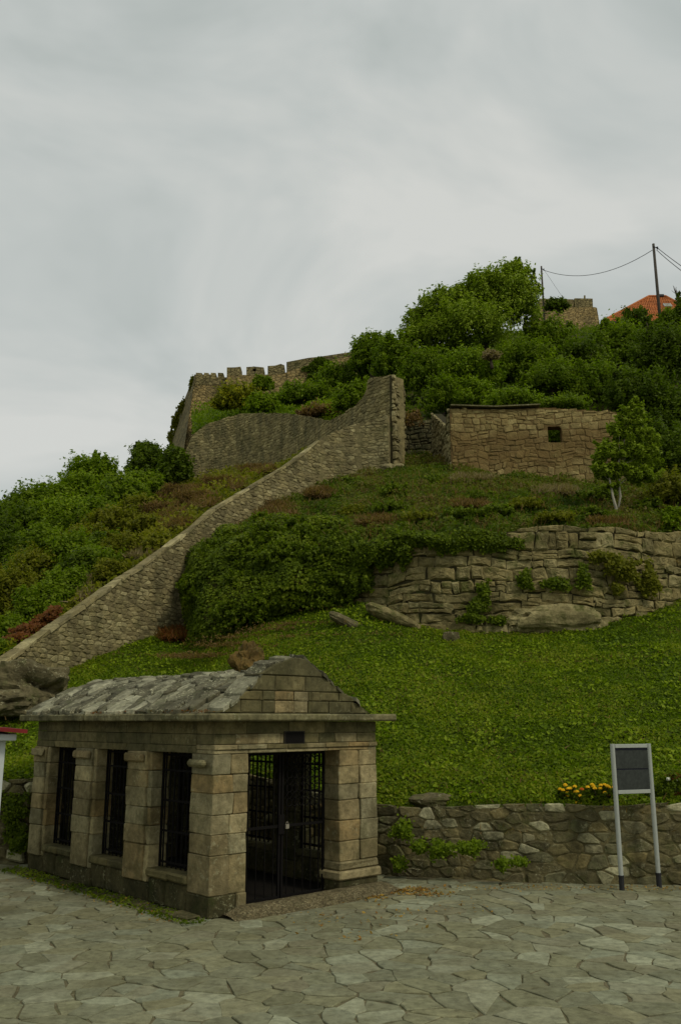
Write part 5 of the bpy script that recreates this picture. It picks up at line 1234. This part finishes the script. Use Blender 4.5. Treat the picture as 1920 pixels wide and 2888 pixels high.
# left hillside
GL = 'trees and shrubs on the hillside left of the climbing wall'
TL = [(430, 1310, 55, 40, 55, 'dark', 'dark tree against the sky nearest the fortress corner', 'tree'), (412, 1272, 26, 20, 55.5, 'dark', 'small dark treetop poking above the skyline by the fortress', 'tree'),
      (495, 1320, 35, 40, 56, 'dark', 'dark shrub under the fortress flank', 'shrub'), (262, 1345, 60, 48, 54, 'bright', 'rounded tree in the middle of the left skyline', 'tree'),
      (230, 1385, 55, 35, 51, 'bright', 'bright green shrub below the rounded skyline tree', 'shrub'), (345, 1400, 62, 40, 52, 'mid', 'mid green shrub between the skyline trees', 'shrub'), (160, 1415, 55, 36, 52, 'mid', 'tree on the left skyline beyond the bright shrub', 'tree'),
      (85, 1435, 60, 46, 52, 'mid', 'spreading tree on the skyline near the left edge', 'tree'), (10, 1465, 50, 36, 54, 'dark', 'dark tree at the left edge of the skyline', 'tree'),
      (60, 1520, 90, 60, 44, 'dark', 'large dark green tree near the left edge', 'tree'), (175, 1480, 75, 55, 46, 'bright', 'broad green tree on the middle of the left hillside', 'tree'),
      (270, 1470, 70, 45, 44, 'mid', 'green shrub above the dry grass patch', 'shrub'), (20, 1600, 60, 60, 38, 'dark', 'shadowy shrub low at the left edge', 'shrub'),
      (330, 1480, 60, 34, 42, 'olive', 'olive bramble above the climbing wall', 'shrub'), (190, 1580, 60, 60, 36, 'mid', 'leafy shrub halfway down the left slope', 'shrub'), (110, 1630, 60, 60, 33, 'olive', 'olive green shrub in the lower left', 'shrub'),
      (30, 1690, 55, 70, 29, 'olive', 'tall olive shrub at the left edge above the wall', 'shrub'), (190, 1660, 45, 45, 30, 'mid', 'mid green shrub just above the climbing wall', 'shrub'),
      (270, 1590, 55, 34, 32, 'mid', 'low green bramble along the climbing wall', 'shrub'), (355, 1545, 50, 30, 31, 'olive', 'olive bramble hanging toward the climbing wall', 'shrub'), (110, 1720, 50, 45, 27, 'mid', 'dark shrub above the reddish creeper', 'shrub'),
      (20, 1790, 50, 40, 25, 'mid', 'shrub at the left edge over the wall top', 'shrub'), (420, 1480, 40, 18, 36, 'olive', 'flat green bramble amid dry grass', 'shrub'), (300, 1540, 45, 30, 36, 'dark', 'dark hollow shrub in the middle of the slope', 'shrub'),
      (400, 1370, 50, 30, 50, 'mid', 'green shrub below the dark treetops at the fortress foot', 'shrub'), (130, 1540, 55, 45, 42, 'mid', 'soft green shrub between the large dark tree and the slope', 'shrub'), (250, 1525, 50, 34, 40, 'olive', 'yellowish olive shrub left of the dark hollow shrub', 'shrub'),
      (400, 1430, 44, 24, 42, 'olive', 'olive scrub between two dry brown patches', 'shrub'), (60, 1640, 60, 50, 33, 'mid', 'mid green shrub low on the left slope', 'shrub'), (150, 1690, 45, 40, 28.5, 'mid', 'shrub just above the reddish creeper', 'shrub'),
      (310, 1610, 36, 24, 29, 'olive', 'low olive scrub leaning on the climbing wall', 'shrub'), (230, 1610, 46, 40, 33, 'dark', 'dark green shrub beneath the yellowish one', 'shrub'), (-40, 1600, 70, 90, 36, 'dark', 'tall shadowy shrub cut by the left edge', 'shrub'),
      (450, 1530, 34, 16, 30, 'olive', 'small olive scrub behind the climbing wall crest', 'shrub'), (60, 1750, 40, 30, 25.5, 'olive', 'olive shrub over the lower climbing wall', 'shrub'), (-10, 1850, 40, 34, 23.5, 'mid', 'green shrub at the lower end of the climbing wall', 'shrub')]
for (px, py, rx, ry, Y, mt, lab, ct) in TL:
    bush(px, py+6, rx*1.28, ry*1.22, Y, mt, lab, int(7500+rx*ry*1.6), .0035*Y+.01, 'broadleaf_tree' if ct == 'tree' else 'shrub', ct, GL, 34, stem='trunk' if ct == 'tree' else 'stem')
def dry(px, py, rx, ry, Y, mat, label, n=4500, h=.35):
    Y = rest_Y(px, py+ry*.5, Y)
    k = Y/FPX; c = []
    for _ in range(90):
        x_, y_ = px+R.uniform(-1, 1)*rx*R.uniform(.6, 1), py+R.uniform(-1, 1)*ry; c.append(W(x_, y_, rest_Y(x_, y_, Y+2)-.25))
    b = W(px, py+ry, Y); root = empty('dry_bramble', b, label, 'dry brush', 'dry brown brush on the slope')
    o = tufts('stalks', c, n, h, L[mat], None, None, .16*k*60, 1.2, .02, None, root); 
    return o
for a_ in ((430, 1395, 50, 16, 42, 'brown', 'dry brown brush where the slope meets the rampart foot'), (520, 1385, 60, 14, 43, 'brown', 'dry brush under the left end of the rampart'), (470, 1440, 70, 18, 36, 'brown', 'broad rusty patch of dead bracken on the slope'),
           (560, 1410, 70, 20, 37, 'brown', 'dead bracken above the middle of the climbing wall'), (640, 1365, 70, 16, 40, 'brown', 'dead bracken at the foot of the curved rampart'), (730, 1325, 60, 10, 41, 'brown', 'dry brush in the corner between both walls'),
           (500, 1480, 50, 12, 31, 'brown', 'dead bracken touching the climbing wall'), (400, 1560, 60, 14, 29, 'tan', 'pale dry grass fringe along the climbing wall'), (245, 1665, 16, 36, 28, 'tan', 'tall pale dry plume beside the climbing wall'),
           (780, 1440, 60, 20, 29.5, 'brown', 'dead brush on the terrace beside the climbing wall'), (900, 1392, 34, 8, 32.3, 'brown', 'reddish dead brush below the rampart stump'), (500, 1790, 46, 12, 26.5, 'rust', 'rusty dead creeper at the foot of the ivy mound')):
    dry(*a_, 2600, .22)
for a_ in DRY: dry(*a_, 2600, .2)
ivy_patch('red tinged creeper running along the top of the lower climbing wall', [wb(95, 1775, 40, 16, 23.6), wb(140, 1745, 30, 14, 24), wb(60, 1800, 30, 12, 23), wb(158, 1728, 12, 18, 24)], 3500, .09, 'rust', thick=.5)
# ================================================================== FLOWERS
def marigold(px, py, Y, heads, label, orange=()):
    k = Y/FPX; b = W(px, py+35, Y); root = empty('marigold_plant', b, label, 'flower', 'marigold plants on the low wall')
    hp = [W(x, y, Y+R.uniform(-.05, .05)) for x, y in heads]
    P, Nn, rn = crown_points([(p.x, p.y+.05, p.z-.10, .10, .1, .10) for p in hp], 500*len(hp)//3, 14)
    leaves('foliage', P, Nn, .05*rs.uniform(.6, 1.3, len(P)), rn, L['ivy'], root, .35)
    m = MB()
    for p in hp: m.tube([b+Vector((0, .05, -.03)), p-Vector((0, 0, .02))], .005, 4)
    m.build('stem', M['bark'], root)
    for i, p in enumerate(hp):
        n_ = 60; d = unit(n_); d[:, 2] = np.abs(d[:, 2]); d[:, 1] -= .3
        Pp = np.array(p)+d*np.array([.032, .032, .024]); d /= np.linalg.norm(d, axis=1, keepdims=True)
        leaves('flower_head', Pp, d, np.full(n_, .03), rs.rand(n_), M['marigo'] if i in orange else M['marig'], root, .9)
f5 = lambda L_: [(1500+x*.268, 2060+y*.268) for x, y in L_]
marigold(1600, 2235, 14.55, f5([(290, 620), (323, 630), (345, 575), (357, 594), (378, 615), (400, 612), (368, 653), (375, 686)]), 'left clump of yellow marigolds on the low wall')
marigold(1625, 2240, 14.5, f5([(445, 592), (440, 650), (468, 646), (518, 620), (500, 690), (456, 762), (498, 765)]), 'middle clump of marigolds with one orange bloom', (3,))
marigold(1690, 2235, 14.5, f5([(580, 598), (628, 572), (655, 612), (716, 612), (720, 580), (758, 575), (790, 588), (802, 600), (793, 636), (760, 656), (810, 674), (856, 600), (640, 590)]), 'right clump of yellow marigolds beside the notice board post')
rb = W(1895, 2255, 14.6)
ros = empty('rose_bush', rb, 'low rose bush with reddish leaves and a white bloom right of the notice board', 'shrub')
P, Nn, rn = crown_points([px_lobe(1895, 2215, 40, 32, 14.6), px_lobe(1930, 2220, 30, 40, 14.6), px_lobe(1840, 2235, 30, 16, 14.6)], 2600, 20); leaves('foliage', P, Nn, .04*rs.uniform(.6, 1.3, len(P)), rn, L['ivy'], ros, .6)
P, Nn, rn = crown_points([px_lobe(1905, 2195, 25, 12, 14.6), px_lobe(1915, 2245, 20, 12, 14.6)], 350, 10); leaves('red_leaves', P, Nn, .04*rs.uniform(.6, 1.3, len(P)), rn, L['rust'], ros, .6)
m = MB(); m.tube([rb, W(1884, 2198, 14.6)], .006, 4); m.tube([rb, W(1920, 2190, 14.6)], .006, 4); m.build('stem', M['bark'], ros)
for (x, y, s) in ((1883, 2197, .036), (1907, 2201, .016)):
    p = W(x, y, 14.5); d = unit(60); leaves('bloom', np.array(p)+d*s*.8, d, np.full(60, s), rs.rand(60), M['rosew'], ros, .9)
# ================================================================== LITTER
def litter(name, label, pts, n, spread, size=.035):
    c = np.array([tuple(p) for p in pts]); k = rs.randint(0, len(c), n)
    P = c[k]+rs.randn(n, 3)*np.array([spread, spread*.6, 0]); P[:, 2] = .018+rs.rand(n)*.02
    nn = np.array([0, 0, 1.0])+rs.randn(n, 3)*.3; nn /= np.linalg.norm(nn, axis=1, keepdims=True)
    tag(leaves(name, P, nn, size*rs.uniform(.5, 1.4, n), rs.rand(n), L['fall'], None, .7), label, 'fallen leaves', kind='stuff')
litter('fallen_leaves', 'orange fallen leaves heaped at the right corner of the chapel', [G(1090, 2520), G(1130, 2515), G(1180, 2512), G(1060, 2535), G(1210, 2525)], 420, .16, .05)
litter('fallen_leaves', 'scattered fallen leaves on the paving', [G(1100, 2560), G(1200, 2580), G(1000, 2590), G(1150, 2620), G(900, 2600), G(1300, 2560), G(1050, 2640)], 130, .35, .042)
litter('fallen_leaves', 'small yellow leaves gathered along the foot of the low wall', [G(1350+60*k, 2508) for k in range(10)], 320, .2, .03)
litter('fallen_leaves', 'few leaves and weeds in the gutter along the left side of the chapel', [K(.3+.5*k, -.35, 0) for k in range(9)], 120, .15, .04)
cover('gutter_weeds', np.array([[tuple(K(s, t, .01)) for s in np.linspace(-.1, 5.4, 20)] for t in (-.42, -.22, -.05)]), 1500, .05, L['ivy'], .03, .6, .9, 8, 'tiny weeds along the left foot of the chapel', 'weeds', clip=lambda c: np.ones(c.shape[:2]))
# leaf litter on the left eave of the chapel roof
P = np.array([tuple(K(R.uniform(0, 3.2), R.uniform(-.2, .0), 2.50+R.random()*.03)) for _ in range(260)])
nn = np.array([0, 0, 1.0])+rs.randn(len(P), 3)*.4; nn /= np.linalg.norm(nn, axis=1, keepdims=True)
tag(leaves('roof_litter', P, nn, .035*rs.uniform(.5, 1.3, len(P)), rs.rand(len(P)), L['rust'], None, .7), 'rusty leaf litter along the chapel eave', 'fallen leaves', kind='stuff')
